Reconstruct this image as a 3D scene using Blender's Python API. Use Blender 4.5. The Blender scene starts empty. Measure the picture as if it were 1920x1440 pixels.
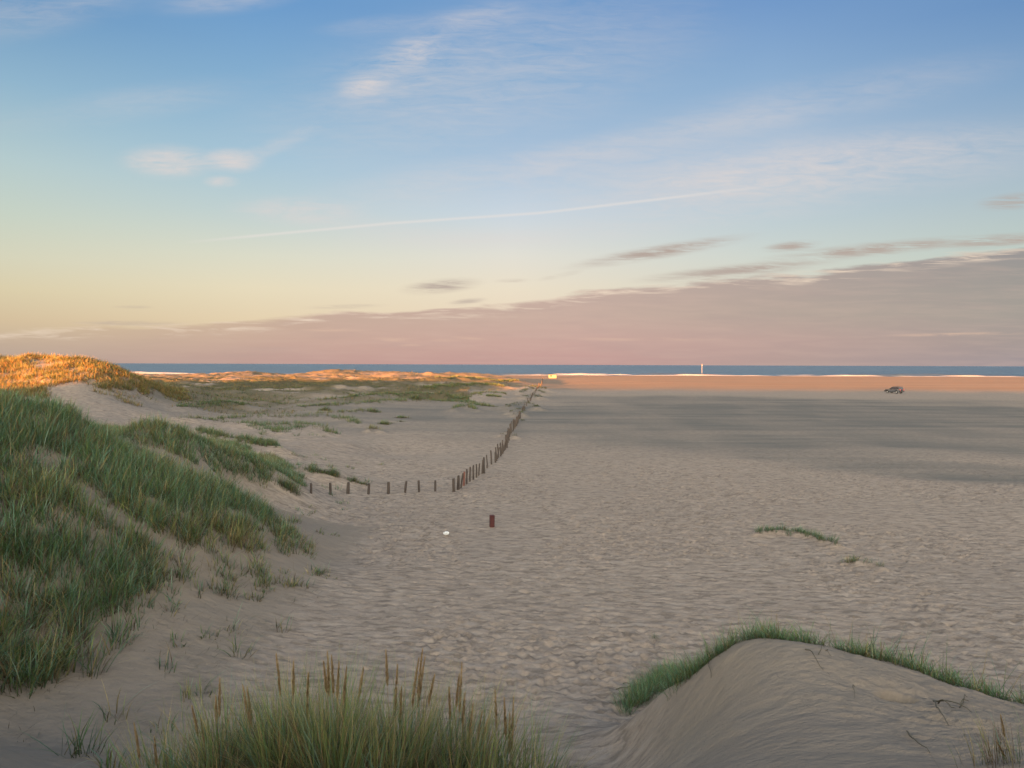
import bpy, bmesh, math
import numpy as np
from mathutils import Vector, Matrix

rng = np.random.default_rng(7)
C = bpy.context.scene.collection
scene = bpy.context.scene

# ------------------------------------------------------------------ camera
F = 1387.0; CAMZ = 7.2; HX = 683.6; ROLL = 0.0034
def hy(px): return HX + (np.asarray(px) - 960) * ROLL          # row of the horizon
PITCH = math.atan((720 - HX) / F)
cam_d = bpy.data.cameras.new('camera'); cam = bpy.data.objects.new('camera', cam_d); C.objects.link(cam)
cam_d.sensor_width = 36; cam_d.lens = 36 * F / 1920; cam_d.clip_start = 0.1; cam_d.clip_end = 90000
cam.matrix_world = Matrix.Translation((0, 0, CAMZ)) @ Matrix.Rotation(math.radians(90) - PITCH, 4, 'X') @ Matrix.Rotation(ROLL, 4, 'Z')
scene.camera = cam

# ------------------------------------------------------------------ light
EXPO = 3.3
scene.view_settings.view_transform = 'Standard'; scene.view_settings.look = 'None'
scene.view_settings.exposure = EXPO; scene.view_settings.gamma = 1
SUN_EL = math.radians(2.7); SUN_A = math.radians(25)            # light travels towards +y, +x
sun_d = bpy.data.lights.new('sun', 'SUN'); sun = bpy.data.objects.new('sun', sun_d); C.objects.link(sun)
sun_d.energy = 5.0; sun_d.angle = math.radians(0.55); sun_d.color = (1.0, 0.36, 0.09)
to_sun = Vector((-math.sin(SUN_A) * math.cos(SUN_EL), -math.cos(SUN_A) * math.cos(SUN_EL), math.sin(SUN_EL)))
sun.rotation_euler = to_sun.to_track_quat('Z', 'Y').to_euler(); sun.location = to_sun * 400
try:
    scene.cycles.use_denoising = True; scene.cycles.denoising_prefilter = 'ACCURATE'
    scene.cycles.denoiser = 'OPENIMAGEDENOISE'
    scene.cycles.denoising_input_passes = 'RGB_ALBEDO_NORMAL'
    scene.cycles.max_bounces = 5; scene.cycles.diffuse_bounces = 3; scene.cycles.transmission_bounces = 4
except Exception: pass

def lin(c):
    return tuple(((v / 255) / 12.92 if v / 255 <= 0.04045 else ((v / 255 + 0.055) / 1.055) ** 2.4) for v in c)

# ------------------------------------------------------------------ world (sky)
world = bpy.data.worlds.new('World'); scene.world = world; world.use_nodes = True
nt = world.node_tree; N = nt.nodes; L = nt.links; N.clear()
def mth(op, a, b=None, c=None, clamp=False):
    n = N.new('ShaderNodeMath'); n.operation = op; n.use_clamp = clamp
    for i, v in enumerate((a, b, c)):
        if v is None: continue
        if isinstance(v, (int, float)): n.inputs[i].default_value = v
        else: L.new(v, n.inputs[i])
    return n.outputs[0]
def mix(fac, a, b, blend='MIX'):
    n = N.new('ShaderNodeMix'); n.data_type = 'RGBA'; n.blend_type = blend
    for s, v in ((n.inputs[0], fac), (n.inputs[6], a), (n.inputs[7], b)):
        if isinstance(v, (int, float)): s.default_value = v
        elif isinstance(v, tuple): s.default_value = (*v, 1)
        else: L.new(v, s)
    return n.outputs[2]
def mrange(v, a, b, c=0.0, d=1.0, smooth=False):
    n = N.new('ShaderNodeMapRange'); n.clamp = True
    if smooth: n.interpolation_type = 'SMOOTHSTEP'
    L.new(v, n.inputs[0])
    for i, q in enumerate((a, b, c, d)): n.inputs[i + 1].default_value = q
    return n.outputs[0]
def ramp(v, stops):
    n = N.new('ShaderNodeValToRGB'); L.new(v, n.inputs[0]); e = n.color_ramp.elements
    while len(e) < len(stops): e.new(0.5)
    for k, (p, c) in enumerate(stops): e[k].position = p; e[k].color = (*c, 1)
    return n.outputs[0]
def noise(vec, scale, detail=3, rough=0.5, dist=0.0):
    n = N.new('ShaderNodeTexNoise'); L.new(vec, n.inputs['Vector'])
    n.inputs['Scale'].default_value = scale; n.inputs['Detail'].default_value = detail
    n.inputs['Roughness'].default_value = rough; n.inputs['Distortion'].default_value = dist
    return n.outputs['Fac']
def mapping(vec, loc=(0, 0, 0), rot=0.0, scale=(1, 1, 1), kind='POINT'):
    n = N.new('ShaderNodeMapping'); n.vector_type = kind; L.new(vec, n.inputs[0])
    n.inputs['Location'].default_value = loc; n.inputs['Rotation'].default_value = (0, 0, rot)
    n.inputs['Scale'].default_value = scale
    return n.outputs[0]
tc = N.new('ShaderNodeTexCoord'); sep = N.new('ShaderNodeSeparateXYZ'); L.new(tc.outputs['Generated'], sep.inputs[0])
X, Y, Z = sep.outputs
az = mth('ARCTAN2', X, Y); aaz = mth('ABSOLUTE', az)
el = mth('ARCSINE', mth('MINIMUM', mth('MAXIMUM', Z, -0.999), 0.999))
elp = mth('MAXIMUM', el, 0.0)
t = mth('DIVIDE', elp, 1.0, clamp=True)                         # 0..1 rad of elevation
front = mrange(Y, 0.05, 0.3)
ys = mth('MAXIMUM', Y, 0.08)
u = mth('DIVIDE', X, ys); v = mth('DIVIDE', Z, ys)
comb = N.new('ShaderNodeCombineXYZ'); L.new(u, comb.inputs[0]); L.new(v, comb.inputs[1]); UV = comb.outputs[0]
def UVp(px, py): return ((px - 960) / F, (HX + (px - 960) * ROLL - py) / F)
def AE(px, py):
    a, b = UVp(px, py); return math.atan(a), math.atan(b * math.cos(math.atan(a)))
cols = {0: [(680, (190, 168, 152)), (600, (216, 194, 160)), (540, (222, 209, 174)), (480, (217, 215, 190)), (400, (202, 213, 199)), (300, (184, 206, 208)), (150, (146, 183, 207)), (0, (112, 156, 197))],
        480: [(680, (205, 172, 152)), (600, (232, 212, 178)), (540, (234, 222, 192)), (480, (222, 222, 203)), (400, (196, 212, 212)), (300, (168, 199, 217)), (150, (136, 177, 210)), (0, (108, 156, 205))],
        960: [(680, (208, 175, 158)), (600, (238, 218, 192)), (540, (238, 226, 203)), (480, (229, 226, 215)), (400, (204, 216, 226)), (300, (168, 195, 220)), (150, (142, 177, 211)), (0, (116, 158, 205))],
        1440: [(680, (200, 178, 160)), (600, (225, 210, 190)), (540, (220, 215, 198)), (480, (209, 216, 208)), (400, (190, 207, 215)), (300, (176, 197, 217)), (150, (144, 177, 211)), (0, (114, 154, 203))],
        1920: [(680, (190, 172, 160)), (600, (205, 200, 185)), (540, (200, 205, 190)), (480, (196, 208, 198)), (400, (184, 200, 202)), (300, (168, 189, 206)), (150, (134, 168, 202)), (0, (108, 148, 195))]}
def colramp(px, data, zen=None):
    st = [(max(0.0, AE(px, py)[1]), lin(c)) for py, c in data]
    if zen: st += [(0.75, lin(zen[0])), (1.0, lin(zen[1]))]
    return ramp(t, st)
prev = None
for px in (0, 480, 960, 1440, 1920):
    c = colramp(px, cols[px], ((88, 130, 180), (78, 118, 170)))
    prev = c if prev is None else mix(mrange(az, AE(px - 480, 0)[0], AE(px, 0)[0]), prev, c)
clear = prev
# sky behind the camera, where the sun is coming up
back = ramp(t, [(0.0, (3.8, 2.9, 2.0)), (0.15, (5.5, 4.75, 3.7)), (0.42, (5.2, 4.75, 4.1)), (0.7, (1.6, 1.5, 1.35)), (1.0, (0.10, 0.19, 0.38))])
bazf = mth('MULTIPLY', mrange(aaz, math.radians(50), math.radians(140), smooth=True), mrange(az, math.radians(60), math.radians(140), 1.0, 0.75))
clear = mix(bazf, clear, back)
# cloud bank low over the sea
edge_pts = [(0, 622), (150, 616), (330, 608), (450, 603), (600, 589), (850, 578), (960, 574), (1085, 552), (1210, 536), (1360, 524), (1510, 517), (1610, 502), (1710, 486), (1860, 472), (1920, 464), (2300, 420)]
u0, u1 = UVp(0, 0)[0], UVp(2300, 0)[0]
un = mrange(u, u0, u1)
edge = mth('MULTIPLY', ramp(un, [((UVp(a, b)[0] - u0) / (u1 - u0), (UVp(a, b)[1] * 4,) * 3) for a, b in edge_pts]), 0.25)
nz1 = noise(mapping(UV, scale=(3.5, 26, 1)), 2.2, 6, 0.58, 0.25)
nz2 = noise(mapping(UV, (3, 1, 0), -0.13, scale=(5, 60, 1)), 2.0, 6, 0.62, 0.4)
nz3 = noise(mapping(UV, (7, 4, 0), -0.25, scale=(2.2, 9, 1)), 1.6, 6, 0.6, 0.6)
nz4 = noise(mapping(UV, (1, 2, 0), -0.28, scale=(7, 42, 1)), 2.4, 7, 0.68, 0.8)
nzw = mth('ADD', mth('MULTIPLY', nz3, 0.5), mth('MULTIPLY', nz4, 0.5))
dv = mth('SUBTRACT', mth('ADD', edge, mth('MULTIPLY', mth('SUBTRACT', nz1, 0.5), 0.035)), v)
bank = mrange(dv, -0.0035, 0.005, smooth=True)
bank = mth('MULTIPLY', bank, mrange(u, UVp(60, 0)[0], UVp(560, 0)[0], 0.35, 0.97))
bank = mth('MULTIPLY', bank, front)
bcols = {0: [(682, (176, 155, 150)), (640, (190, 166, 150)), (600, (204, 180, 150)), (440, (190, 172, 150))],
         640: [(682, (196, 158, 150)), (640, (204, 170, 156)), (600, (202, 174, 158)), (440, (198, 176, 164))],
         1080: [(682, (199, 158, 152)), (640, (204, 168, 158)), (590, (202, 175, 162)), (440, (190, 172, 164))],
         1500: [(682, (182, 158, 152)), (640, (190, 163, 155)), (590, (182, 166, 155)), (440, (174, 161, 158))],
         1920: [(682, (164, 152, 154)), (640, (168, 155, 150)), (590, (168, 160, 151)), (500, (157, 153, 149)), (470, (154, 150, 150)), (400, (156, 150, 154))]}
prev = None; pp = None
for px in (0, 640, 1080, 1500, 1920):
    c = colramp(px, bcols[px])
    prev = c if prev is None else mix(mrange(az, AE(pp, 0)[0], AE(px, 0)[0]), prev, c)
    pp = px
bankc = mix(mrange(nz2, 0.42, 0.7, 0.0, 0.18), prev, lin((220, 190, 174)))
bankc = mix(mrange(nz1, 0.5, 0.25, 0.0, 0.2), bankc, lin((166, 148, 148)))
sky = mix(bank, clear, bankc)
# bright broken rim along the edge of the bank
nz5 = noise(mapping(UV, (5, 3, 0), -0.17, scale=(9, 120, 1)), 1.8, 7, 0.68, 0.9)
nzd = mth('ADD', mth('MULTIPLY', nz2, 0.45), mth('MULTIPLY', nz5, 0.55))
rim = mth('MULTIPLY', mrange(mth('ABSOLUTE', mth('SUBTRACT', dv, 0.006)), 0.0, 0.011, 1.0, 0.0), mrange(nz2, 0.49, 0.63))
rim = mth('MULTIPLY', mth('MULTIPLY', rim, front), 0.8)
sky = mix(rim, sky, lin((242, 222, 200)))
def blob(px, py, a, b, slope, strength, nz, lo, hi):
    uu, vv = UVp(px, py)
    m = mapping(UV, (uu, vv, 0), math.atan(-slope), (a / F, b / F, 1), 'TEXTURE')
    ln = N.new('ShaderNodeVectorMath'); ln.operation = 'LENGTH'; L.new(m, ln.inputs[0])
    f = mrange(ln.outputs['Value'], 0.1, 1.0, 1.0, 0.0, smooth=True)
    f = mth('MULTIPLY', f, mrange(nz, lo, hi))
    return mth('MULTIPLY', mth('MULTIPLY', f, front), strength)
for (px, py, a, b, s, st) in [(1235, 473, 190, 15, -.17, 1.0), (1480, 463, 62, 11, -.10, .9), (1640, 468, 230, 15, -.10, 1.0), (1380, 508, 210, 14, -.10, .9),
                              (828, 537, 85, 15, -.10, .9), (1895, 380, 80, 18, -.1, .7), (875, 566, 42, 7, -.12, .6), (650, 575, 85, 5, -.03, .5),
                              (1870, 452, 130, 14, -.08, 1.0), (960, 527, 40, 5, -.02, .35), (250, 576, 45, 4, 0, .35), (240, 606, 120, 6, 0, .5), (1050, 517, 50, 6, -.2, .35)]:
    sky = mix(blob(px, py, a * 1.1, b * 1.15, s, st, nzd, 0.38, 0.56), sky, lin((184, 168, 158)))
for (px, py, a, b, s, st) in [(684, 166, 62, 26, -.12, .8), (772, 106, 80, 34, -.35, .7), (760, 130, 170, 60, -.4, .35), (880, 44, 130, 34, -.2, .35), (700, 55, 120, 20, -.1, .2),
                              (318, 306, 100, 36, .02, .95), (318, 304, 80, 26, .02, .5), (436, 304, 66, 26, .02, 1.0), (430, 300, 50, 18, .02, .7), (417, 343, 38, 14, 0, .8), (520, 276, 110, 20, -.42, .3),
                              (560, 397, 150, 32, .04, .7), (700, 425, 140, 22, .02, .25), (930, 330, 420, 55, -.15, .32), (1500, 325, 600, 80, -.12, .75), (1500, 200, 500, 60, -.2, .25), (1200, 270, 400, 40, -.2, .25), (250, 200, 300, 40, -.15, .2), (900, 150, 520, 160, -.25, .34),
                              (850, 450, 240, 26, 0, .3), (60, 30, 300, 60, -.2, .3), (430, 10, 160, 30, -.1, .3), (1250, 420, 420, 30, -.1, .25)]:
    sky = mix(blob(px, py, a * 1.12, b * 1.12, s, st, nzw, 0.34, 0.60), sky, lin((226, 216, 212)))
# small pink cloudlets inside the bank
for (px, py, a, b, s, st) in [(745, 637, 60, 6, .05, .5), (835, 638, 35, 4, 0, .4), (880, 634, 45, 4, .05, .4), (1200, 636, 200, 5, 0, .35), (1800, 627, 170, 5, -.02, .6), (600, 617, 130, 6, .05, .5), (770, 648, 30, 4, 0, .4)]:
    sky = mix(blob(px, py, a, b, s, st, nz2, 0.40, 0.60), sky, lin((232, 196, 170)))
# contrail
crv = mth('ADD', mth('MULTIPLY', ramp(mrange(u, UVp(340, 0)[0], UVp(1460, 0)[0]),
        [(0.0, (UVp(340, 457)[1] * 2,) * 3), (0.35, (UVp(732, 420)[1] * 2,) * 3), (0.6, (UVp(1012, 401)[1] * 2,) * 3), (1.0, (UVp(1460, 349)[1] * 2,) * 3)]), 0.5), mth('MULTIPLY', mth('SUBTRACT', nz3, 0.5), 0.002))
ct = mrange(mth('ABSOLUTE', mth('SUBTRACT', v, crv)), 0.0, 0.0032, 1.0, 0.0, smooth=True)
ct = mth('MULTIPLY', ct, mth('MULTIPLY', mrange(u, UVp(340, 0)[0], UVp(480, 0)[0]), mrange(u, UVp(1470, 0)[0], UVp(1250, 0)[0])))
sky = mix(mth('MULTIPLY', mth('MULTIPLY', ct, front), 0.5), sky, lin((236, 228, 222)))
# below the horizon: dim ground tone
sky = mix(mrange(el, -0.02, -0.002, 1.0, 0.0), sky, (0.18, 0.15, 0.13))
bg1 = N.new('ShaderNodeBackground'); L.new(sky, bg1.inputs[0]); bg1.inputs[1].default_value = 0.97 * 2 ** -EXPO
nis = N.new('ShaderNodeTexSky'); nis.sky_type = 'NISHITA'; nis.sun_disc = False
nis.sun_elevation = SUN_EL; nis.sun_rotation = math.atan2(to_sun.x, to_sun.y)
bg2 = N.new('ShaderNodeBackground'); L.new(nis.outputs[0], bg2.inputs[0]); L.new(mth('MULTIPLY', bazf, 0.05), bg2.inputs[1])
add = N.new('ShaderNodeAddShader'); L.new(bg1.outputs[0], add.inputs[0]); L.new(bg2.outputs[0], add.inputs[1])
out = N.new('ShaderNodeOutputWorld'); L.new(add.outputs[0], out.inputs[0])

# ------------------------------------------------------------------ numeric helpers
def hsh(ix, iy, s):
    h = (ix.astype(np.int64) * 374761393 + iy.astype(np.int64) * 668265263 + s * 2147483647 + 1013904223) & 0xffffffff
    h = ((h ^ (h >> 13)) * 1274126177) & 0xffffffff
    h = ((h ^ (h >> 16)) * 2246822519) & 0xffffffff
    return ((h ^ (h >> 15)) & 0xffffff) / float(0x1000000)
def vn(x, y, s=0):
    xi = np.floor(x); yi = np.floor(y); fx = x - xi; fy = y - yi
    fx = fx * fx * fx * (fx * (fx * 6 - 15) + 10); fy = fy * fy * fy * (fy * (fy * 6 - 15) + 10)
    a = hsh(xi, yi, s); b = hsh(xi + 1, yi, s); c = hsh(xi, yi + 1, s); d = hsh(xi + 1, yi + 1, s)
    return (a + (b - a) * fx) * (1 - fy) + (c + (d - c) * fx) * fy - 0.5
def fbm(x, y, o=4, s=0, g=0.5):
    r = 0; a = 1; t_ = 0
    for k in range(o):
        r = r + a * vn(x, y, s + k * 17); t_ += a; a *= g
        x, y = x * 1.83 + y * 0.87 + 3.1, y * 1.83 - x * 0.87 + 1.7
    return r / t_ * 2                                           # about -1..1
def sm(a, b, x):
    q = np.clip((x - a) / (b - a), 0, 1); return q * q * (3 - 2 * q)
def dents(x, y, cell, s, prob=0.8):
    xi = np.floor(x / cell); yi = np.floor(y / cell); r = np.zeros_like(x)
    for dx in (-1, 0, 1):
        for dy in (-1, 0, 1):
            cx = xi + dx; cy = yi + dy
            px = (cx + hsh(cx, cy, s)) * cell; py = (cy + hsh(cx, cy, s + 1)) * cell
            th = hsh(cx, cy, s + 2) * math.pi; k = hsh(cx, cy, s + 3)
            ux = (x - px) * np.cos(th) + (y - py) * np.sin(th); uy = -(x - px) * np.sin(th) + (y - py) * np.cos(th)
            d2 = (ux / (cell * 0.42)) ** 2 + (uy / (cell * 0.26)) ** 2
            a = (k < prob) * (0.4 + 0.6 * k / prob)
            r += a * (-np.exp(-d2) + 0.45 * np.exp(-(np.sqrt(d2) - 1.35) ** 2 * 5))
    return r

# ------------------------------------------------------------------ terrain: control points seen from the camera
CP = []                                                          # (x, y, z)
def cz(px, py, z):
    Yd = (CAMZ - z) * F / (py - float(hy(px))); CP.append(((px - 960) / F * Yd, Yd, z))
def cy(px, py, Yd):
    CP.append(((px - 960) / F * Yd, Yd, CAMZ - (py - float(hy(px))) / F * Yd))
def cw(x, y, z): CP.append((x, y, z))
# near dune on the left: crest of the far band
for a in [(0, 772, 5.6), (150, 788, 5.05), (300, 812, 4.1), (400, 842, 3.3), (500, 880, 2.1), (555, 905, 1.1), (600, 925, .35), (-250, 765, 6.0), (-700, 760, 6.2)]: cz(*a)
for a in [(200, 830, 4.1), (300, 845, 3.3), (420, 885, 2.3), (500, 925, 1.2)]: cz(*a)
for a in [(200, 832, 4.3), (300, 872, 3.45), (425, 922, 2.4), (500, 965, 1.5), (560, 1010, .75), (605, 1045, .1)]: cz(*a)
for a in [(0, 830, 4.8), (0, 900, 3.95), (0, 1000, 3.0), (0, 1100, 2.0), (0, 1200, 1.2), (0, 1300, .7), (0, 1400, .4), (100, 850, 4.3), (100, 960, 3.2),
          (200, 900, 3.5), (200, 1000, 2.5), (200, 1100, 1.6), (200, 1200, .85), (200, 1300, .4), (200, 1400, .2),
          (320, 950, 2.7), (320, 1040, 1.75), (320, 1120, 1.1), (320, 1220, .5), (420, 1000, 1.7), (420, 1080, .95), (420, 1180, .4), (520, 1050, .75), (520, 1120, .35), (520, 1200, .1),
          (-300, 900, 4.6), (-300, 1100, 3.0), (-300, 1300, 1.6), (-700, 900, 5), (-700, 1200, 3.4), (-600, 1400, 2.0)]: cz(*a)
# behind the near dune
for x, y, z in [(-40, 46, 3.6), (-28, 47, 3.0), (-22, 50, 2.0), (-15, 50, .9), (-11, 46, .35), (-60, 55, 3.8), (-40, 62, 2.6), (-25, 64, 1.2), (-12, 60, .4), (-60, 80, 3.4)]: cw(x, y, z)
# sunlit dune behind it
for a in [(-300, 664, 104), (-100, 668, 104), (20, 676, 104), (90, 674, 104), (150, 680, 103), (200, 695, 101), (235, 712, 99), (275, 722, 103), (320, 735, 108), (350, 752, 106), (375, 768, 102)]: cy(*a)
for a in [(0, 715, 92), (60, 722, 90), (120, 722, 90), (180, 726, 90), (120, 745, 84), (200, 750, 84), (250, 765, 82), (0, 750, 80), (-200, 720, 88), (300, 768, 92)]: cy(*a)
for x, y, z in [(-74, 118, 5.5), (-60, 120, 3.5), (-50, 120, 2.0), (-70, 150, 2.2), (-45, 150, 1.5), (-110, 140, 4), (-140, 110, 6), (-90, 180, 1.8)]: cw(x, y, z)
# sand and scrub plain, left of the fence
for x, y, z in [(-32, 74, .9), (-25, 74, .6), (-18, 74, .35), (-8, 74, .15), (-40, 95, .9), (-25, 95, .6), (-12, 95, .3), (-3, 95, .1), (-45, 125, 1.0), (-25, 125, .8), (-8, 125, .3), (0, 125, 0),
                (-70, 170, 1.4), (-45, 170, 1.4), (-20, 170, 1.0), (-6, 170, .4), (-90, 220, 1.6), (-60, 220, 1.6), (-30, 220, 1.4), (-10, 220, .6), (-160, 250, 1.8), (-120, 330, 1.6), (-200, 350, 1.6)]: cw(x, y, z)
# far sunlit dunes
for a in [(570, 703, 330), (600, 696.5, 330), (680, 697, 332), (760, 699, 335), (850, 702, 335), (900, 701, 330), (945, 705, 325), (975, 712, 318), (395, 702, 400), (430, 698.5, 400), (500, 699, 400), (520, 702, 400)]: cy(*a)
for x, y, z in [(-90, 270, 1.5), (-50, 270, 1.8), (-25, 265, 1.8), (-10, 262, .9), (-2, 260, .1), (-60, 295, 2.0), (-30, 292, 2.2), (-14, 290, 1.4), (-110, 370, .8), (-60, 385, .6), (-25, 375, .6), (-5, 350, .1), (-160, 350, 1.0), (-190, 380, 1.2), (-150, 440, .2), (-60, 440, .1), (-20, 440, .1), (4, 320, 0), (2, 290, .05)]: cw(x, y, z)
# flat beach
for Yd in (17, 21, 26, 33, 43, 57, 78, 110, 160, 230, 330, 470, 640, 900):
    for px in (760, 960, 1200, 1500, 1850, 2300, 3000):
        if px < 1000 and Yd > 100: continue
        if px < 800 and Yd > 70: continue
        cw((px - 960) / F * Yd, Yd, 0.0)
for px, Yd in [(640, 20), (640, 26), (640, 33), (690, 47), (700, 60), (600, 17), (500, 14.5), (700, 14.5), (850, 14.2), (0, 460), (300, 470), (600, 470), (800, 500), (0, 640), (400, 700), (-600, 500), (-600, 700)]:
    cw((px - 960) / F * Yd, Yd, 0.0)
# dune in the right foreground
for a in [(1195, 1345, 1.05), (1240, 1310, 1.5), (1290, 1278, 2.1), (1370, 1222, 3.0), (1450, 1208, 3.4), (1560, 1220, 3.45), (1700, 1250, 3.3), (1800, 1290, 3.15), (1920, 1330, 3.05), (2200, 1400, 3.1)]: cz(*a)
for a in [(1180, 1400, .9), (1150, 1440, .7), (1230, 1400, 1.6), (1300, 1350, 2.3), (1300, 1430, 2.65), (1400, 1330, 3.1), (1400, 1430, 3.4), (1500, 1300, 3.4), (1500, 1440, 3.75), (1690, 1320, 3.4), (1700, 1420, 3.85), (1900, 1440, 4.1), (1850, 1380, 3.7), (1060, 1440, .5), (1100, 1360, .2)]: cz(*a)
for x, y, z in [(2.6, 13.2, .8), (3.6, 12.6, 1.6), (5.2, 12.6, 1.5), (6.8, 12.2, 1.5), (8.5, 11.2, 1.5), (2.0, 14.5, .1), (3.6, 15.0, .2), (5.4, 15.0, .15), (7.5, 15, .1), (10, 14.5, .15), (11, 10, 1.8), (14, 13, .3), (16, 9, 2)]: cw(x, y, z)
# slope below the camera
for x, y, z in [(0, 1.2, 5.6), (-1.2, 1.5, 5.55), (1.2, 1.5, 5.6), (-1.5, 3.2, 5.0), (0, 3.2, 5.0), (1.5, 3.2, 5.1), (3, 3, 5.2), (-3, 3, 5.2), (-3.4, 5.2, 4.0), (-2, 5.3, 4.15), (-1, 5.3, 4.15), (0.3, 5.4, 4.0), (1.2, 5.6, 3.8),
                (-4.3, 7.6, 2.3), (-2, 7.8, 2.2), (0, 8, 2.1), (1, 8, 2.1), (-6, 7, 3.2), (-8, 9, 2.6), (-5, 10, 1.0), (-2, 10.5, .75), (.6, 10.5, .7), (-9, 12.2, .9), (-11, 10, 3.0), (-16, 14, 3.6), (3.2, 5.6, 4.1), (5, 5.5, 4.3), (8, 6, 4.3), (-1, 12.5, .15)]: cw(x, y, z)
CPa = np.array(CP)
def tq(x, y):
    r = np.sqrt(x * x + y * y); return np.arctan2(x, y) * 1.3, np.log(np.maximum(r, 0.4))
ca, cl = tq(CPa[:, 0], CPa[:, 1])
def ker(d2): return np.sqrt(d2 + 0.0016)
K = ker((ca[:, None] - ca[None]) ** 2 + (cl[:, None] - cl[None]) ** 2)
nC = len(CPa); P = np.ones((nC, 1))
A_ = np.block([[K - 0.0 * np.eye(nC) + np.eye(nC) * 4e-4 * -1, P], [P.T, np.zeros((1, 1))]])
sol = np.linalg.lstsq(A_, np.concatenate([CPa[:, 2], [0]]), rcond=None)[0]
GA = np.linspace(-1.35, 1.35, 460); GL = np.linspace(math.log(0.8), math.log(1000), 700)
ga, gl = np.meshgrid(GA * 1.3, GL, indexing='ij')
G = np.zeros(ga.shape)
for i in range(0, ga.shape[0], 20):
    G[i:i + 20] = np.tensordot(ker((ga[i:i + 20, :, None] - ca) ** 2 + (gl[i:i + 20, :, None] - cl) ** 2), sol[:-1], 1) + sol[-1]
for _ in range(3):                                               # soften the kinks at control points
    G[1:-1] = (G[:-2] + 2 * G[1:-1] + G[2:]) / 4; G[:, 1:-1] = (G[:, :-2] + 2 * G[:, 1:-1] + G[:, 2:]) / 4
def base(x, y):
    x = np.asarray(x, float); y = np.asarray(y, float)
    a = np.arctan2(x, y); l = np.log(np.maximum(np.hypot(x, y), 0.8))
    fa = np.clip((a - GA[0]) / (GA[1] - GA[0]), 0, len(GA) - 1.001); fl = np.clip((l - GL[0]) / (GL[1] - GL[0]), 0, len(GL) - 1.001)
    ia = fa.astype(int); il = fl.astype(int); wa = fa - ia; wl = fl - il
    z = (G[ia, il] * (1 - wa) + G[ia + 1, il] * wa) * (1 - wl) + (G[ia, il + 1] * (1 - wa) + G[ia + 1, il + 1] * wa) * wl
    r = np.hypot(x, y)
    # behind the camera: dune belt with a high ridge (partly added) whose shadow lies over the beach
    rx = np.array([-900, -300, -228, -178, -162, -130, -118, -60, -27, -19, -11, 13, 120, 300, 900]); rz = np.array([12, 14.5, 15.0, 14.5, 10.6, 10.6, 14.8, 14.7, 14.6, 15.3, 14.5, 14.25, 13.2, 13, 12.])  # narrow local peak added to the unseen ridge to shade the car
    ridge = np.maximum(np.interp(x, rx, rz) * np.exp(-((y + 62) / 20) ** 2), 12.2 * np.exp(-((y + 17) / 8) ** 2) * np.exp(-(x / 60) ** 2))  # second term: unseen nearer dune, added to darken the close sand
    zb = 5.6 * np.exp(-(r / 40) ** 2) + 2.0 + fbm(x / 22, y / 22, 4, 5) * 1.5 * sm(4, 30, r)
    zb = np.maximum(zb - 2.0 * np.exp(-(r / 12) ** 2), 0) + 0; zb = np.maximum(zb, ridge + 1.2 * fbm(x / 9, y / 30, 3, 9) * sm(20, 45, r) * 0.3)
    w = sm(math.radians(58), math.radians(76), np.abs(a))
    z = z * (1 - w) + zb * w
    z = z * (1 - sm(470, 560, y)) - 1.6 * sm(490, 590, y)
    return z
def project(x, y, z):
    y = np.maximum(y, 0.3); px = 960 + x / y * F
    return px, hy(px) + (CAMZ - z) / y * F

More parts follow.
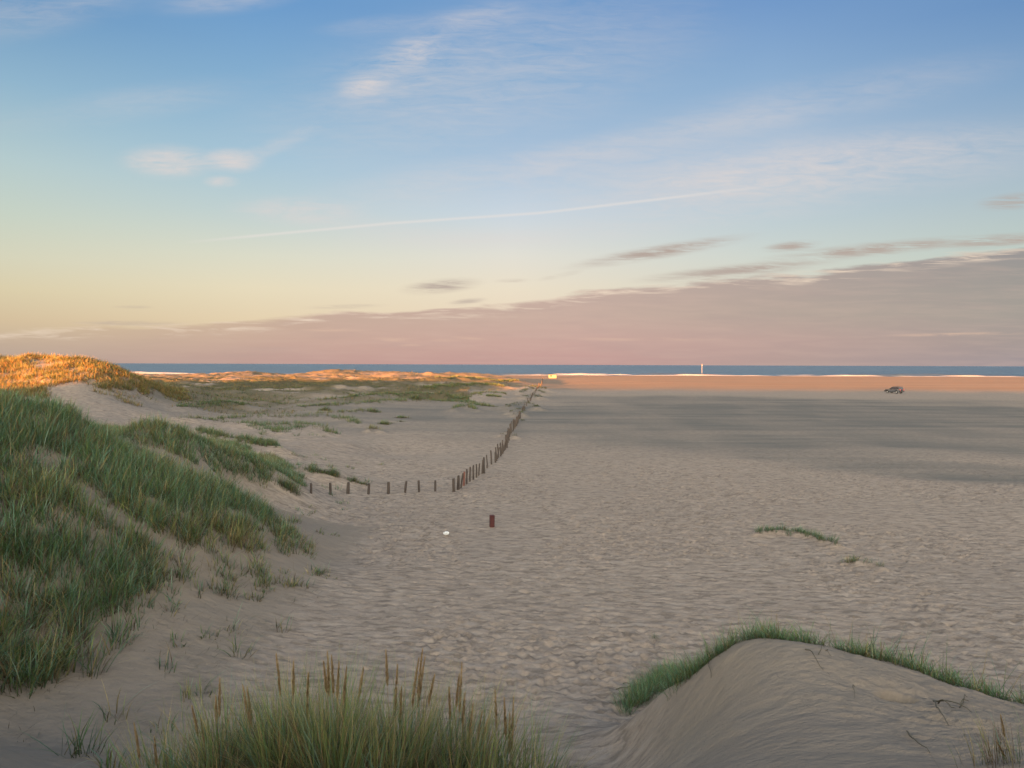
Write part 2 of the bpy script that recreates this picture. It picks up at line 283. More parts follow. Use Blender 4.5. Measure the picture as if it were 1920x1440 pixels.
# grass bands and low hummocks: (points px,py, width in m, height in m, density, colour mix)
BANDS = {
 'hummock': ([(338, 770), (375, 767), (420, 764), (462, 769)], 2.6, .7, 1.0, .12),
 'band_a': ([(345, 795), (400, 790), (450, 787), (520, 785), (600, 782), (650, 788), (676, 800)], 1.8, .35, .8, .35),
 'band_b': ([(342, 794), (425, 797), (487, 805), (550, 799), (592, 806), (625, 818)], 2.0, .35, .9, .30),
 'band_b2': ([(470, 803), (530, 812), (560, 806), (600, 808)], 2.6, .3, .9, .05),
 'band_c': ([(483, 817), (519, 814), (560, 821), (600, 821)], 1.0, .2, .7, .35),
 'arc': ([(370, 816), (425, 828), (467, 834), (508, 846), (524, 853)], 1.1, .45, 1.2, .25),
 'mid_a': ([(560, 768), (640, 762), (700, 758), (780, 754), (870, 756), (925, 768)], 3.0, .5, .8, .35),
 'mid_b': ([(600, 752), (680, 748), (760, 742), (830, 744), (880, 749)], 4.0, .5, .8, .35),
 'mid_c': ([(700, 772), (650, 775), (600, 779)], 1.6, .3, .8, .5),
 'arc_r1': ([(849, 771), (862, 765), (880, 766), (893, 772)], 1.2, .5, .9, .35),
 'arc_r2': ([(883, 744), (895, 742), (903, 745)], 1.2, .5, .7, .6),
 'arc_r3': ([(914, 749), (922, 745), (941, 749)], 1.3, .5, .8, .6),
 'arc_r4': ([(880, 739), (925, 738), (948, 742)], 1.2, .4, .6, .6),
 'arc_r5': ([(690, 811), (700, 807), (714, 812)], .5, .35, .9, .8),
 'lit_a': ([(800, 730), (860, 727), (910, 726), (942, 729)], 5.0, .9, .8, .5),
 'lit_b': ([(820, 712), (880, 711), (930, 716), (970, 716)], 5.0, .6, .7, .6),
 'fence_a': ([(984, 736), (1000, 730), (1016, 732), (1024, 737)], 2.6, 1.1, .55, .45),
 'fence_b': ([(976, 741), (992, 735), (1006, 737), (1020, 742)], 2.2, .9, .55, .45),
 'fence_c': ([(978, 749), (992, 745), (1004, 745), (1014, 750)], 2.0, .7, .55, .45),
 'fence_d': ([(950, 772), (966, 763), (982, 760), (998, 764), (1010, 771)], 1.3, .75, 1.0, .40),
 'fence_e': ([(956, 778), (972, 772), (986, 776)], 1.0, .5, 1.0, .30),
 'fence_f': ([(964, 782), (976, 777), (984, 782)], .7, .45, .9, .4),
 'fence_g': ([(938, 820), (948, 816), (956, 818), (968, 824)], .55, .35, .9, .6),
 'fence_h': ([(972, 788), (984, 791)], .5, .2, .9, .6),
 'beach_a': ([(1422, 1008), (1450, 1003), (1490, 1004), (1520, 1010), (1545, 1018), (1572, 1027)], .30, .22, 2.2, .12),
 'beach_b': ([(1588, 1060), (1610, 1060), (1636, 1062), (1660, 1070)], .25, .16, 1.0, .45),
}
def ray(px, py, hfun=None, ymin=3.0, ymax=700):
    Yd = np.geomspace(ymin, ymax, 4000); x = (px - 960) / F * Yd; z = CAMZ - (py - float(hy(px))) / F * Yd
    h = (hfun or base)(x, Yd); k = np.argmax(z < h)
    if not (z < h).any(): k = len(Yd) - 1
    return np.array([x[k], Yd[k], h[k]])
BW = []
for nm, (pts, w, h, d, cm) in BANDS.items():
    P3 = np.array([ray(a, b) for a, b in pts]); BW.append((nm, P3, w, h, d, cm))
def pdist(x, y, P3):
    best = np.full(x.shape, 1e9)
    for a, b in zip(P3[:-1], P3[1:]):
        d = b[:2] - a[:2]; q = np.clip(((x - a[0]) * d[0] + (y - a[1]) * d[1]) / max(d @ d, 1e-9), 0, 1)
        best = np.minimum(best, np.hypot(x - a[0] - q * d[0], y - a[1] - q * d[1]))
    return best
HOLE = ray(1690, 1316); MOUND = ray(615, 908)
def hgt(x, y, fine=True):
    x = np.asarray(x, float); y = np.asarray(y, float); z = base(x, y); r = np.hypot(x, y)
    for nm, P3, w, h, d, cm in BW:
        lo = P3[:, :2].min(0) - 3 * w; hi = P3[:, :2].max(0) + 3 * w
        m = (x > lo[0]) & (x < hi[0]) & (y > lo[1]) & (y < hi[1])
        if m.any():
            dd = pdist(x[m], y[m], P3); z[m] += h * np.exp(-(dd / w) ** 2) * (0.8 + 0.4 * vn(x[m] / w / 2, y[m] / w / 2, 3))
    z = z + 0.75 * np.exp(-((x - MOUND[0] + .3) / 2.2) ** 2 - ((y - MOUND[1] - 1) / 2.0) ** 2)
    z = z - 0.26 * np.exp(-(((x - HOLE[0]) / 0.19) ** 2 + ((y - HOLE[1]) / 0.15) ** 2) ** 2) + 0.02 * np.exp(-((x - HOLE[0]) / .35) ** 2 - ((y - HOLE[1]) / .3) ** 2)
    zz = np.clip(z, 0, 6)
    dune = sm(0.15, 1.2, zz) * (y > 0)
    z = z + dune * (0.16 * fbm(x / 2.6, y / 2.6, 3, 21) * sm(9, 20, r) + 0.05 * fbm(x / .8, y / .8, 3, 22))
    # hummocky scrub plain and crests of the far dunes
    sc = scrub(x, y)
    z = z + sc * (1.15 * fbm(x / 9, y / 7, 4, 31) * sm(60, 130, r) + 0.6 * np.maximum(fbm(x / 3.5, y / 3, 3, 32), 0) * sm(90, 200, r))
    z = z + (y > 75) * (y < 130) * (x < -38) * sm(-38, -46, x) * .55 * np.maximum(fbm(x / 2.6, y / 2.6, 2, 221) + .25, 0) * sm(3.5, 5.0, zz)
    beachy = (1 - sm(.1, .8, zz))
    z = z + beachy * 0.05 * fbm(x / 7, y / 7, 3, 41) * sm(12, 25, r)
    if fine:
        nf = (1 - sm(38, 95, r))
        foot = beachy * nf * sm(6, 11, r) * (0.35 + 0.9 * sm(-.35, .35, fbm(x / 4, y / 6, 3, 51)))
        smooth_foot = 1 - .85 * sm(-5.4, -7.0, x) * (y < 33)
        pp = (y * .82 + x * .57) / .28 + 1.5 * fbm(x / .8, y / .8, 3, 81) + 1.0 * fbm(x / 3, y / 3, 2, 82); fr = pp - np.floor(pp)
        saw = np.where(fr < .76, fr / .76, (1 - fr) / .24) - .5
        z = z + foot * smooth_foot * (0.030 * saw * (.35 + .9 * sm(-.5, .5, fbm(x / .5, y / .5, 2, 83))) + 0.060 * dents(x, y, 0.42, 61, .6) + 0.042 * dents(x, y, 0.26, 71, .7) + 0.025 * fbm(x / .3, y / .2, 3, 84))
        # wind ripples
        rp = np.sin((x * 0.35 + y * 1.0) / 0.17 * 2 * math.pi / 2.2 + 3 * fbm(x / 1.1, y / 1.1, 2, 91))
        z = z + nf * beachy * 0.012 * rp * sm(-.3, .3, fbm(x / 3, y / 3, 2, 92)) * (y > 4)
        dn = sm(.8, 2.2, zz) * (y > 3) * (1 - sm(14, 18, r)) * (x > 0)
        q = x * 0.75 - y * 0.66; s_ = x * 0.66 + y * 0.75      # streaks running down the face
        z = z + dn * (.12 + .88 * sm(2.9, 4.6, x)) * (0.075 * fbm(q / .9, s_ / .15, 5, 95, .68) * (.3 + .7 * sm(10.0, 7.8, y)) + 0.02 * fbm(x / .2, y / .2, 3, 97) + 0.02 * dents(x, y, .6, 98, .35) * sm(10, 8, y))
    return z
def scrub(x, y):
    px = 960 + x / np.maximum(y, 1) * F; r = np.hypot(x, y)
    m = sm(118, 150, y + 14 * fbm(x / 14, y / 14, 3, 36)) * (1 - sm(430, 450, y)) * (y > 0); m = np.where(px > 880, m * sm(175, 215, y), m)
    edge = np.interp(px, [-400, 250, 560, 850, 930, 975, 990], [1, 1, 1, .9, .65, .2, 0])
    near = sm(105, 125, r + 12 * fbm(x / 20, y / 20, 2, 35)) * (px < 620) * sm(620, 480, px) * (y > 60)
    return np.clip(np.maximum(m * edge, near * (y < 200) * .8), 0, 1)

# ------------------------------------------------------------------ generic mesh + material helpers
def mesh_obj(name, verts, faces_loops, starts, totals, mat=None, parent=None, smooth=True):
    me = bpy.data.meshes.new(name); me.vertices.add(len(verts)); me.vertices.foreach_set('co', np.asarray(verts, np.float32).ravel())
    me.loops.add(len(faces_loops)); me.loops.foreach_set('vertex_index', np.asarray(faces_loops, np.int32))
    me.polygons.add(len(starts)); me.polygons.foreach_set('loop_start', np.asarray(starts, np.int32))
    try: me.polygons.foreach_set('loop_total', np.asarray(totals, np.int32))
    except Exception: pass
    if smooth: me.polygons.foreach_set('use_smooth', np.ones(len(starts), bool))
    me.update(calc_edges=True); me.validate()
    o = bpy.data.objects.new(name, me); C.objects.link(o)
    if mat: me.materials.append(mat)
    if parent: o.parent = parent
    return o
def attr(o, name, vals, kind='FLOAT'):
    a = o.data.attributes.new(name, kind, 'POINT')
    if kind == 'FLOAT': a.data.foreach_set('value', np.asarray(vals, np.float32).ravel())
    else:
        v4 = np.ones((len(vals), 4), np.float32); v4[:, :3] = vals; a.data.foreach_set('color', v4.ravel())
def tag(o, label=None, cat=None, group=None, kind=None):
    for k, q in (('label', label), ('category', cat), ('group', group), ('kind', kind)):
        if q: o[k] = q
    return o
def empty(name, loc, rz=0.0):
    o = bpy.data.objects.new(name, None); C.objects.link(o); o.location = loc; o.rotation_euler = (0, 0, rz); o.empty_display_size = .2
    return o
class MT:                                                        # tiny node-material helper
    def __init__(s, name):
        s.m = bpy.data.materials.new(name); s.m.use_nodes = True; s.nt = s.m.node_tree; s.n = s.nt.nodes; s.l = s.nt.links
        s.b = s.n['Principled BSDF']
    def put(s, sock, v):
        if isinstance(v, (int, float)): sock.default_value = v
        elif isinstance(v, tuple): sock.default_value = (*v, 1) if len(sock.default_value) == 4 else v
        else: s.l.new(v, sock)
    def noise(s, scale, detail=4, rough=.55, vec=None, stretch=None, obj=False):
        t_ = s.n.new('ShaderNodeTexCoord'); n = s.n.new('ShaderNodeTexNoise'); src = t_.outputs['Object']
        if stretch:
            mp = s.n.new('ShaderNodeMapping'); mp.inputs['Scale'].default_value = stretch; s.l.new(src, mp.inputs[0]); src = mp.outputs[0]
        s.l.new(src, n.inputs['Vector'])
        n.inputs['Scale'].default_value = scale; n.inputs['Detail'].default_value = detail; n.inputs['Roughness'].default_value = rough
        return n.outputs['Fac']
    def mix(s, f, a, b, bt='MIX'):
        n = s.n.new('ShaderNodeMix'); n.data_type = 'RGBA'; n.blend_type = bt
        s.put(n.inputs[0], f); s.put(n.inputs[6], a); s.put(n.inputs[7], b); return n.outputs[2]
    def rng(s, v, a, b, c=0., d=1.):
        n = s.n.new('ShaderNodeMapRange'); s.l.new(v, n.inputs[0])
        for i, q in enumerate((a, b, c, d)): n.inputs[i + 1].default_value = q
        return n.outputs[0]
    def math(s, op, a, b):
        n = s.n.new('ShaderNodeMath'); n.operation = op; s.put(n.inputs[0], a); s.put(n.inputs[1], b); return n.outputs[0]
    def attr(s, name):
        n = s.n.new('ShaderNodeAttribute'); n.attribute_name = name; return n
    def bump(s, h, dist, strength=1.0, normal=None):
        n = s.n.new('ShaderNodeBump'); n.inputs['Distance'].default_value = dist; n.inputs['Strength'].default_value = strength
        s.l.new(h, n.inputs['Height'])
        if normal is not None: s.l.new(normal, n.inputs['Normal'])
        return n.outputs[0]
def simple(name, col, rough=.6, var=.25, scale=20, metal=0., bump=0., spec=.5):
    m = MT(name); f = m.rng(m.noise(scale), .3, .7)
    c2 = tuple(v * (1 - var) for v in col)
    m.put(m.b.inputs['Base Color'], m.mix(f, col, c2)); m.b.inputs['Roughness'].default_value = rough; m.b.inputs['Metallic'].default_value = metal
    m.b.inputs['Specular IOR Level'].default_value = spec
    if bump: m.l.new(m.bump(m.noise(scale * 2), bump), m.b.inputs['Normal'])
    return m.m

# ------------------------------------------------------------------ ground sheet
fa_ = np.radians(np.arange(-46, 46.001, 0.095)); side = np.radians(np.concatenate([np.arange(48, 90, 1.5), np.arange(90, 270, 2.2), np.arange(270.5, 313.5, 1.5)]))
az_ = np.concatenate([fa_, side]); nA = len(az_)
rad = [0.6]
while rad[-1] < 4.0: rad.append(rad[-1] * 1.03)
while rad[-1] < 70: rad.append(rad[-1] * 1.0036)
while rad[-1] < 640: rad.append(rad[-1] * 1.0062)
rad += [800, 1200, 2500, 6000]; rad = np.array(rad); nR = len(rad)
AA, RR = np.meshgrid(az_, rad, indexing='ij'); gx = (RR * np.sin(AA)).ravel(); gy = (RR * np.cos(AA)).ravel()
gz = np.concatenate([hgt(gx[i:i + 200000], gy[i:i + 200000]) for i in range(0, len(gx), 200000)])
gz[(np.hypot(gx, gy) > 700) & (gy > 450)] = -3.0
# tyre tracks on the right
def groove(pts, w):
    P3 = np.array([ray(a, b) for a, b in pts]); m = (np.hypot(gx, gy) < 90) & (gx > 8) & (gx < 60); d = pdist(gx[m], gy[m], P3)
    k = np.exp(-(d / w) ** 2) * (0.7 + .6 * vn(gx[m] * 1.3, gy[m] * 1.3, 7)); return m, k
track = np.zeros_like(gx)
for pts in ([(1705, 905), (1722, 945), (1750, 978), (1800, 1010)], [(1750, 915), (1775, 945), (1830, 990), (1900, 1040), (1990, 1090)]):
    m, k = groove(pts, .10); gz[m] -= 0.02 * k; track[m] = np.maximum(track[m], k)
verts = np.stack([gx, gy, gz], 1); cen = len(verts); verts = np.vstack([verts, [[0, 0, 5.6]]])
ia, ir = np.meshgrid(np.arange(nA), np.arange(nR - 1), indexing='ij'); ja = (ia + 1) % nA
quads = np.stack([ia * nR + ir, ia * nR + ir + 1, ja * nR + ir + 1, ja * nR + ir], -1).reshape(-1, 4)
quads = quads[:, ::-1]
tri = np.stack([np.arange(nA) * nR, ((np.arange(nA) + 1) % nA) * nR, np.full(nA, cen)], 1)[:, ::-1]
loops = np.concatenate([quads.ravel(), tri.ravel()]); starts = np.concatenate([np.arange(len(quads)) * 4, len(quads) * 4 + np.arange(nA) * 3]); totals = np.concatenate([np.full(len(quads), 4), np.full(nA, 3)])

gm = MT('sand')
at = gm.attr('tone'); sepc = gm.n.new('ShaderNodeSeparateColor'); gm.l.new(at.outputs['Color'], sepc.inputs[0]); vegA, wetShadeA, warmA = sepc.outputs
nf = gm.rng(gm.noise(2.6, 5, .6, stretch=(.8, 1.3, 1)), .36, .66); ng = gm.rng(gm.noise(60, 3, .6), .3, .7); nl = gm.rng(gm.noise(0.12, 5, .6), .3, .7)
SAND = (0.405, 0.316, 0.232); SAND2 = (0.245, 0.192, 0.141)
c = gm.mix(nf, SAND, SAND2); c = gm.mix(gm.math('MULTIPLY', nl, .35), c, (0.32, 0.262, 0.195))
mp_ = gm.n.new('ShaderNodeMapping'); mp_.inputs['Rotation'].default_value = (0, 0, .6); mp_.inputs['Scale'].default_value = (.42, 1.35, 1); tcx = gm.n.new('ShaderNodeTexCoord'); gm.l.new(tcx.outputs['Object'], mp_.inputs[0])
mo = gm.n.new('ShaderNodeTexNoise'); mo.inputs['Scale'].default_value = 3.8; mo.inputs['Detail'].default_value = 5; mo.inputs['Roughness'].default_value = .62; mo.inputs['Distortion'].default_value = .5; gm.l.new(mp_.outputs[0], mo.inputs['Vector'])
c = gm.mix(gm.math('MULTIPLY', gm.rng(mo.outputs['Fac'], .52, .61), .85), c, (0.155, 0.122, 0.090)); c = gm.mix(gm.math('MULTIPLY', gm.rng(mo.outputs['Fac'], .47, .36), .60), c, (0.42, 0.355, 0.28))  # shading of small creases imitated by dark and pale noise in the colour
c = gm.mix(gm.math('MULTIPLY', ng, .25), c, (0.20, 0.16, 0.125))
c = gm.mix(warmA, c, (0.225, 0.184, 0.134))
stk = gm.rng(gm.noise(.22, 6, .7, stretch=(.16, 1, 1)), .36, .64); fine = gm.rng(gm.noise(1.1, 5, .75, stretch=(.35, 1, 1)), .40, .62)
c = gm.mix(gm.math('MULTIPLY', stk, .30), c, (0.225, 0.18, 0.14)); c = gm.mix(gm.math('MULTIPLY', fine, .22), c, (0.19, 0.15, 0.115))
wetShade2 = gm.math('MULTIPLY', wetShadeA, gm.rng(stk, 0, 1, .75, 1.1)); c = gm.mix(wetShade2, c, (0.125, 0.117, 0.098)); c = gm.mix(gm.math('MULTIPLY', gm.attr('sun_tint').outputs['Fac'], gm.rng(stk, 0, 1, .75, 1.0)), c, (0.225, 0.145, 0.088))
vcol = gm.mix(gm.rng(gm.noise(.35, 5, .65), .35, .65), (0.062, 0.058, 0.022), (0.105, 0.08, 0.036))
c = gm.mix(vegA, c, vcol)
gm.put(gm.b.inputs['Base Color'], c); gm.b.inputs['Roughness'].default_value = .92; gm.b.inputs['Specular IOR Level'].default_value = .25
bn = gm.bump(gm.noise(1.2, 5, .65, stretch=(1, 1.7, 1)), .10, .8)
bn = gm.bump(gm.noise(4.0, 4, .6, stretch=(1, 1.5, 1)), .06, .8, bn)
bn = gm.bump(gm.noise(40, 2, .6), .002, .3, bn)
gm.l.new(bn, gm.b.inputs['Normal'])
ground = mesh_obj('beach_sand', verts, loops, starts, totals, gm.m); tag(ground, kind='structure')
R_ = np.hypot(gx, gy); gpx = 960 + gx / np.maximum(gy, .5) * F
veg = scrub(gx, gy) * sm(-.35, .25, fbm(gx / 10, gy / 16, 4, 101) + 0.25)
lf = sm(280, 300, gy) * (gx < 10)                                # the far dunes are mostly bare sand with grass on the tops
veg = veg * (1 - lf * (0.32 + .4 * sm(-.1, .3, fbm(gx / 12, gy / 12, 3, 103))))
# wet, darker patches of the flat beach
wet = np.zeros_like(gx)  # damp mask; also carries the painted shade of the burrow
def patch(px, py, a, b, s, k):
    """elliptical damp patch; a, b in metres"""
    c_ = ray(px, py); x = gx - c_[0]; y = gy - c_[1]; ca_, sa_ = math.cos(s), math.sin(s)
    d = np.sqrt(((x * ca_ + y * sa_) / a) ** 2 + ((-x * sa_ + y * ca_) / b) ** 2) + .35 * fbm(gx / 22, gy / 30, 4, int(px) % 97)
    np.maximum(wet, k * sm(1.15, .55, d), out=wet)
patch(1750, 775, 75, 34, -.15, 1.0); patch(1350, 752, 60, 26, -.1, .75); patch(1870, 825, 38, 14, -.2, .95); patch(1280, 800, 16, 12, -.2, .55); patch(1620, 868, 16, 5, -.5, .7); patch(1880, 890, 14, 5, -.35, .8)
patch(1150, 760, 20, 16, 0, .4); patch(1470, 800, 26, 12, -.1, .5)
patch(1650, 790, 105, 42, -.1, .8); wet *= .8 + .45 * sm(-.35, .35, fbm(gx / 28, gy / 4, 4, 113, .65)); wet *= 0.7 + .3 * sm(-.4, .4, fbm(gx / 6, gy / 14, 4, 107))
shore = sm(455, 505, gy + 14 * fbm(gx / 60, gy / 9, 3, 109)) * .35; shore = np.maximum(shore, .75 * sm(200, 240, gy) * sm(-.05, .35, fbm(gx / 120, gy / 11, 4, 115, .6)) * (gx > -10))
wet = np.maximum(wet, 1.6 * np.exp(-(((gx - HOLE[0] - .03) / .15) ** 2 + ((gy - HOLE[1]) / .12) ** 2) ** 1.5) * (.8 + .5 * fbm(gx / .06, gy / .06, 2, 121)))  # shade inside the burrow, put into the colour through the damp mask
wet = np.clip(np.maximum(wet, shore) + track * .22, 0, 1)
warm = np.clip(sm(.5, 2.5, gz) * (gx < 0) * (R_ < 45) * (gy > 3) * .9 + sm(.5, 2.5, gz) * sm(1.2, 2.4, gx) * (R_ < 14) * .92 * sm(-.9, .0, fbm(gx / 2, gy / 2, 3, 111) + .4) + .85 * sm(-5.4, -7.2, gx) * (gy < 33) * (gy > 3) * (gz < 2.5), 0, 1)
sun_tint = np.maximum(sm(195, 240, gy) * sm(-25, 0, gx), .7 * sm(225, 262, gy) * (gx < 0)) * (.8 + .2 * sm(-.3, .3, fbm(gx / 90, gy / 9, 3, 117)))  # orange of the low sun put into the colour of the lit far sand
tone = np.stack([veg, wet, warm], 1); attr(ground, 'sun_tint', np.append(sun_tint, 0)); attr(ground, 'tone', np.vstack([tone, [[0, 0, .3]]]), 'FLOAT_COLOR')

# ------------------------------------------------------------------ sea
sm_ = MT('sea_water'); sm_.put(sm_.b.inputs['Base Color'], sm_.mix(sm_.rng(sm_.noise(.004, 4, .6, stretch=(1, 6, 1)), .35, .65), (0.04, 0.095, 0.15), (0.07, 0.145, 0.21)))
sm_.b.inputs['Roughness'].default_value = .45; sm_.b.inputs['IOR'].default_value = 1.33; sm_.b.inputs['Specular IOR Level'].default_value = .35
sm_.l.new(sm_.bump(sm_.noise(.25, 5, .7, stretch=(.4, 1, 1)), 1.6, 1.0), sm_.b.inputs['Normal'])
xs = np.concatenate([[-60000, -20000, -6000], np.linspace(-2500, 2500, 60), [6000, 20000, 60000]]); ysx = np.concatenate([[500, 540, 580, 640, 720, 850, 1000, 1400, 2200, 4000, 8000, 20000, 80000]])
sx, sy = np.meshgrid(xs, ysx, indexing='ij'); sv = np.stack([sx.ravel(), sy.ravel(), np.full(sx.size, -.25)], 1)
def grid_faces(na, nb):
    i, j = np.meshgrid(np.arange(na - 1), np.arange(nb - 1), indexing='ij')
    q = np.stack([i * nb + j, (i + 1) * nb + j, (i + 1) * nb + j + 1, i * nb + j + 1], -1).reshape(-1, 4)
    return q.ravel(), np.arange(len(q)) * 4, np.full(len(q), 4)
sea = mesh_obj('sea_water', sv, *grid_faces(len(xs), len(ysx)), sm_.m); tag(sea, kind='structure')
# breakers: ridges of water with foam crests
foam = simple('sea_foam', (.30, .30, .30), .8, .2, .6)
darkw = simple('wave_face', (.05, .085, .12), .4, .3, .3)
def ridge_mesh(name, ycen, segs, mat, hgt_, wid, seed):
    V = []; Lp = []; off = 0
    for (x0, x1) in segs:
        n = max(4, int((x1 - x0) / 3)); X_ = np.linspace(x0, x1, n); env = np.sin(np.linspace(0, math.pi, n)) ** .5
        yc = ycen + 5 * vn(X_ / 45, X_ * 0 + seed, 3); h = hgt_ * env * (.6 + .8 * (vn(X_ / 9, X_ * 0 + seed, 5) + .5)); w = wid * (.6 + .8 * (vn(X_ / 13, X_ * 0 + seed, 6) + .5))
        prof = [(-.5, -.3), (-.25, .55), (0, 1.0), (.3, .5), (.5, -.3)]
        rows = np.stack([np.stack([X_, yc + a * w, -.25 + b * h], 1) for a, b in prof], 1); V.append(rows.reshape(-1, 3))
        i, j = np.meshgrid(np.arange(n - 1), np.arange(4), indexing='ij'); q = np.stack([i * 5 + j, (i + 1) * 5 + j, (i + 1) * 5 + j + 1, i * 5 + j + 1], -1).reshape(-1, 4) + off
        Lp.append(q); off += n * 5
    q = np.concatenate(Lp); return mesh_obj(name, np.concatenate(V), q.ravel(), np.arange(len(q)) * 4, np.full(len(q), 4), mat)
def segs(n, lmin, lmax, lo, hi): 
    r_ = []; x = lo
    while x < hi:
        l = rng.uniform(lmin, lmax); r_.append((x, x + l)); x += l + rng.uniform(*n)
    return r_
f1 = ridge_mesh('surf_foam', 523, segs((1, 12), 18, 90, -900, 900), foam, .42, 5, 1.0)
f2 = ridge_mesh('surf_foam', 541, segs((12, 90), 12, 70, -900, 900), foam, .7, 4, 2.0)
f3 = ridge_mesh('surf_foam', 590, segs((150, 400), 25, 80, -1000, 1000), foam, .8, 8, 3.0)
w1 = ridge_mesh('wave_ridge', 549, segs((15, 60), 60, 200, -900, 900), darkw, 1.0, 9, 4.0)
w2 = ridge_mesh('wave_ridge', 610, segs((60, 160), 60, 200, -1000, 1000), darkw, 1.1, 12, 5.0)
f4 = ridge_mesh('surf_foam', 562, segs((20, 140), 10, 60, -900, 900), foam, .45, 3, 6.0)
for o in (f1, f2, f3, f4, w1, w2): tag(o, kind='structure')

# ------------------------------------------------------------------ grass
def blades_mesh(root, ang, lean, curv, Ln, W, col, seg=4, twist=None, tip=None):
    n = len(root); d = np.stack([np.cos(ang), np.sin(ang), np.zeros(n)], 1); sd = np.stack([-np.sin(ang), np.cos(ang), np.zeros(n)], 1)
    if twist is None: twist = rng.uniform(-.9, .9, n)
    sd = sd * np.cos(twist)[:, None] + d * np.sin(twist)[:, None]
    p = root.copy(); vs = []; cs = []
    for k in range(seg + 1):
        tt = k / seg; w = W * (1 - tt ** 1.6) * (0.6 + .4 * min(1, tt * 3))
        shade = col * (0.80 + 0.5 * tt); qb = .75 * (1 - sm(.05, .42, tt)); shade = shade * (1 - qb) + PAL[4] * .42 * qb  # brown sheaths at the base, darkened further to paint the shade inside tufts
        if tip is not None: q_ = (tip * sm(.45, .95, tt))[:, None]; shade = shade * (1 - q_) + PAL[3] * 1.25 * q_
        if k < seg:
            vs += [p - sd * w[:, None] / 2, p + sd * w[:, None] / 2]; cs += [shade, shade]
        else: vs.append(p); cs.append(shade)
        a = lean + curv * (tt + .5 / seg); st = Ln / seg
        p = p + d * (np.sin(a) * st)[:, None] + np.array([0, 0, 1.]) * (np.cos(a) * st)[:, None]
    nv = 2 * seg + 1; V = np.stack(vs, 1).reshape(-1, 3); Cc = np.stack(cs, 1).reshape(-1, 3)
    o = (np.arange(n) * nv)[:, None]
    qs = [np.concatenate([o + 2 * k, o + 2 * k + 1, o + 2 * k + 3, o + 2 * k + 2], 1) for k in range(seg - 1)]
    q = np.concatenate(qs) if qs else np.zeros((0, 4), int); tr = np.concatenate([o + 2 * seg - 2, o + 2 * seg - 1, o + 2 * seg], 1)
    return V, Cc, q, tr
class Grass:
    def __init__(s): s.p = []
    def add(s, *a, **k): s.p.append(blades_mesh(*a, **k))
    def build(s, name, parent=None, mat=None):
        off = 0; V = []; Cc = []; Q = []; T = []
        for v_, c_, q, tr in s.p: V.append(v_); Cc.append(c_); Q.append(q + off); T.append(tr + off); off += len(v_)
        V = np.concatenate(V); Cc = np.concatenate(Cc); Q = np.concatenate(Q); T = np.concatenate(T)
        if parent is not None: V = V - np.array(parent.location)
        o = mesh_obj(name, V, np.concatenate([Q.ravel(), T.ravel()]), np.concatenate([np.arange(len(Q)) * 4, len(Q) * 4 + np.arange(len(T)) * 3]), np.concatenate([np.full(len(Q), 4), np.full(len(T), 3)]), mat or GM, parent)
        attr(o, 'col', np.clip(Cc, 0, 1), 'FLOAT_COLOR'); return o
gmt = MT('grass_blade'); ca_ = gmt.attr('col'); gmt.l.new(ca_.outputs['Color'], gmt.b.inputs['Base Color'])
gmt.b.inputs['Roughness'].default_value = .5; gmt.b.inputs['Specular IOR Level'].default_value = .35
trn = gmt.n.new('ShaderNodeBsdfTranslucent'); gmt.l.new(ca_.outputs['Color'], trn.inputs[0]); mxs = gmt.n.new('ShaderNodeMixShader'); mxs.inputs[0].default_value = .25
gmt.l.new(gmt.b.outputs[0], mxs.inputs[1]); gmt.l.new(trn.outputs[0], mxs.inputs[2]); gmt.l.new(mxs.outputs[0], gmt.n['Material Output'].inputs[0]); GM = gmt.m
PAL = np.array([[.095, .170, .105], [.090, .148, .052], [.175, .195, .062], [.270, .205, .095], [.115, .075, .042], [.19, .25, .165]])
def colours(n, w):
    w = np.array(w, float); k = rng.choice(len(PAL), n, p=w / w.sum()); return PAL[k] * rng.uniform(.7, 1.3, (n, 1)) * rng.uniform(.93, 1.07, (n, 3))
def clump(g, x, y, n, spread, Ln, W, w, lean=.5, wind=(0.35, 0.0), seg=4, hf=None):
    """one tuft: n blades fanning out of a small base"""
    rr = spread * rng.random(n) ** .9 * (.6 + .4 * rng.random(n)); th = rng.uniform(0, 2 * math.pi, n); bx = x + rr * np.cos(th) * 1.5; by = y + rr * np.sin(th) * .8
    bz = (hf or hgt)(bx, by) - .02; Ln = Ln * (1.1 - .75 * (rr / spread) ** 1.3)
    a = th + rng.normal(0, .7, n); le = np.abs(rng.normal(0, lean, n)); 
    dx = np.cos(a) * le + wind[0] * rng.uniform(.3, 1, n); dy = np.sin(a) * le + wind[1]
    g.add(np.stack([bx, by, bz], 1), np.arctan2(dy, dx), np.hypot(dx, dy) * .6, rng.uniform(.2, 1.3, n), Ln * rng.uniform(.45, 1.1, n), W * rng.uniform(.6, 1.2, n), colours(n, w), seg)
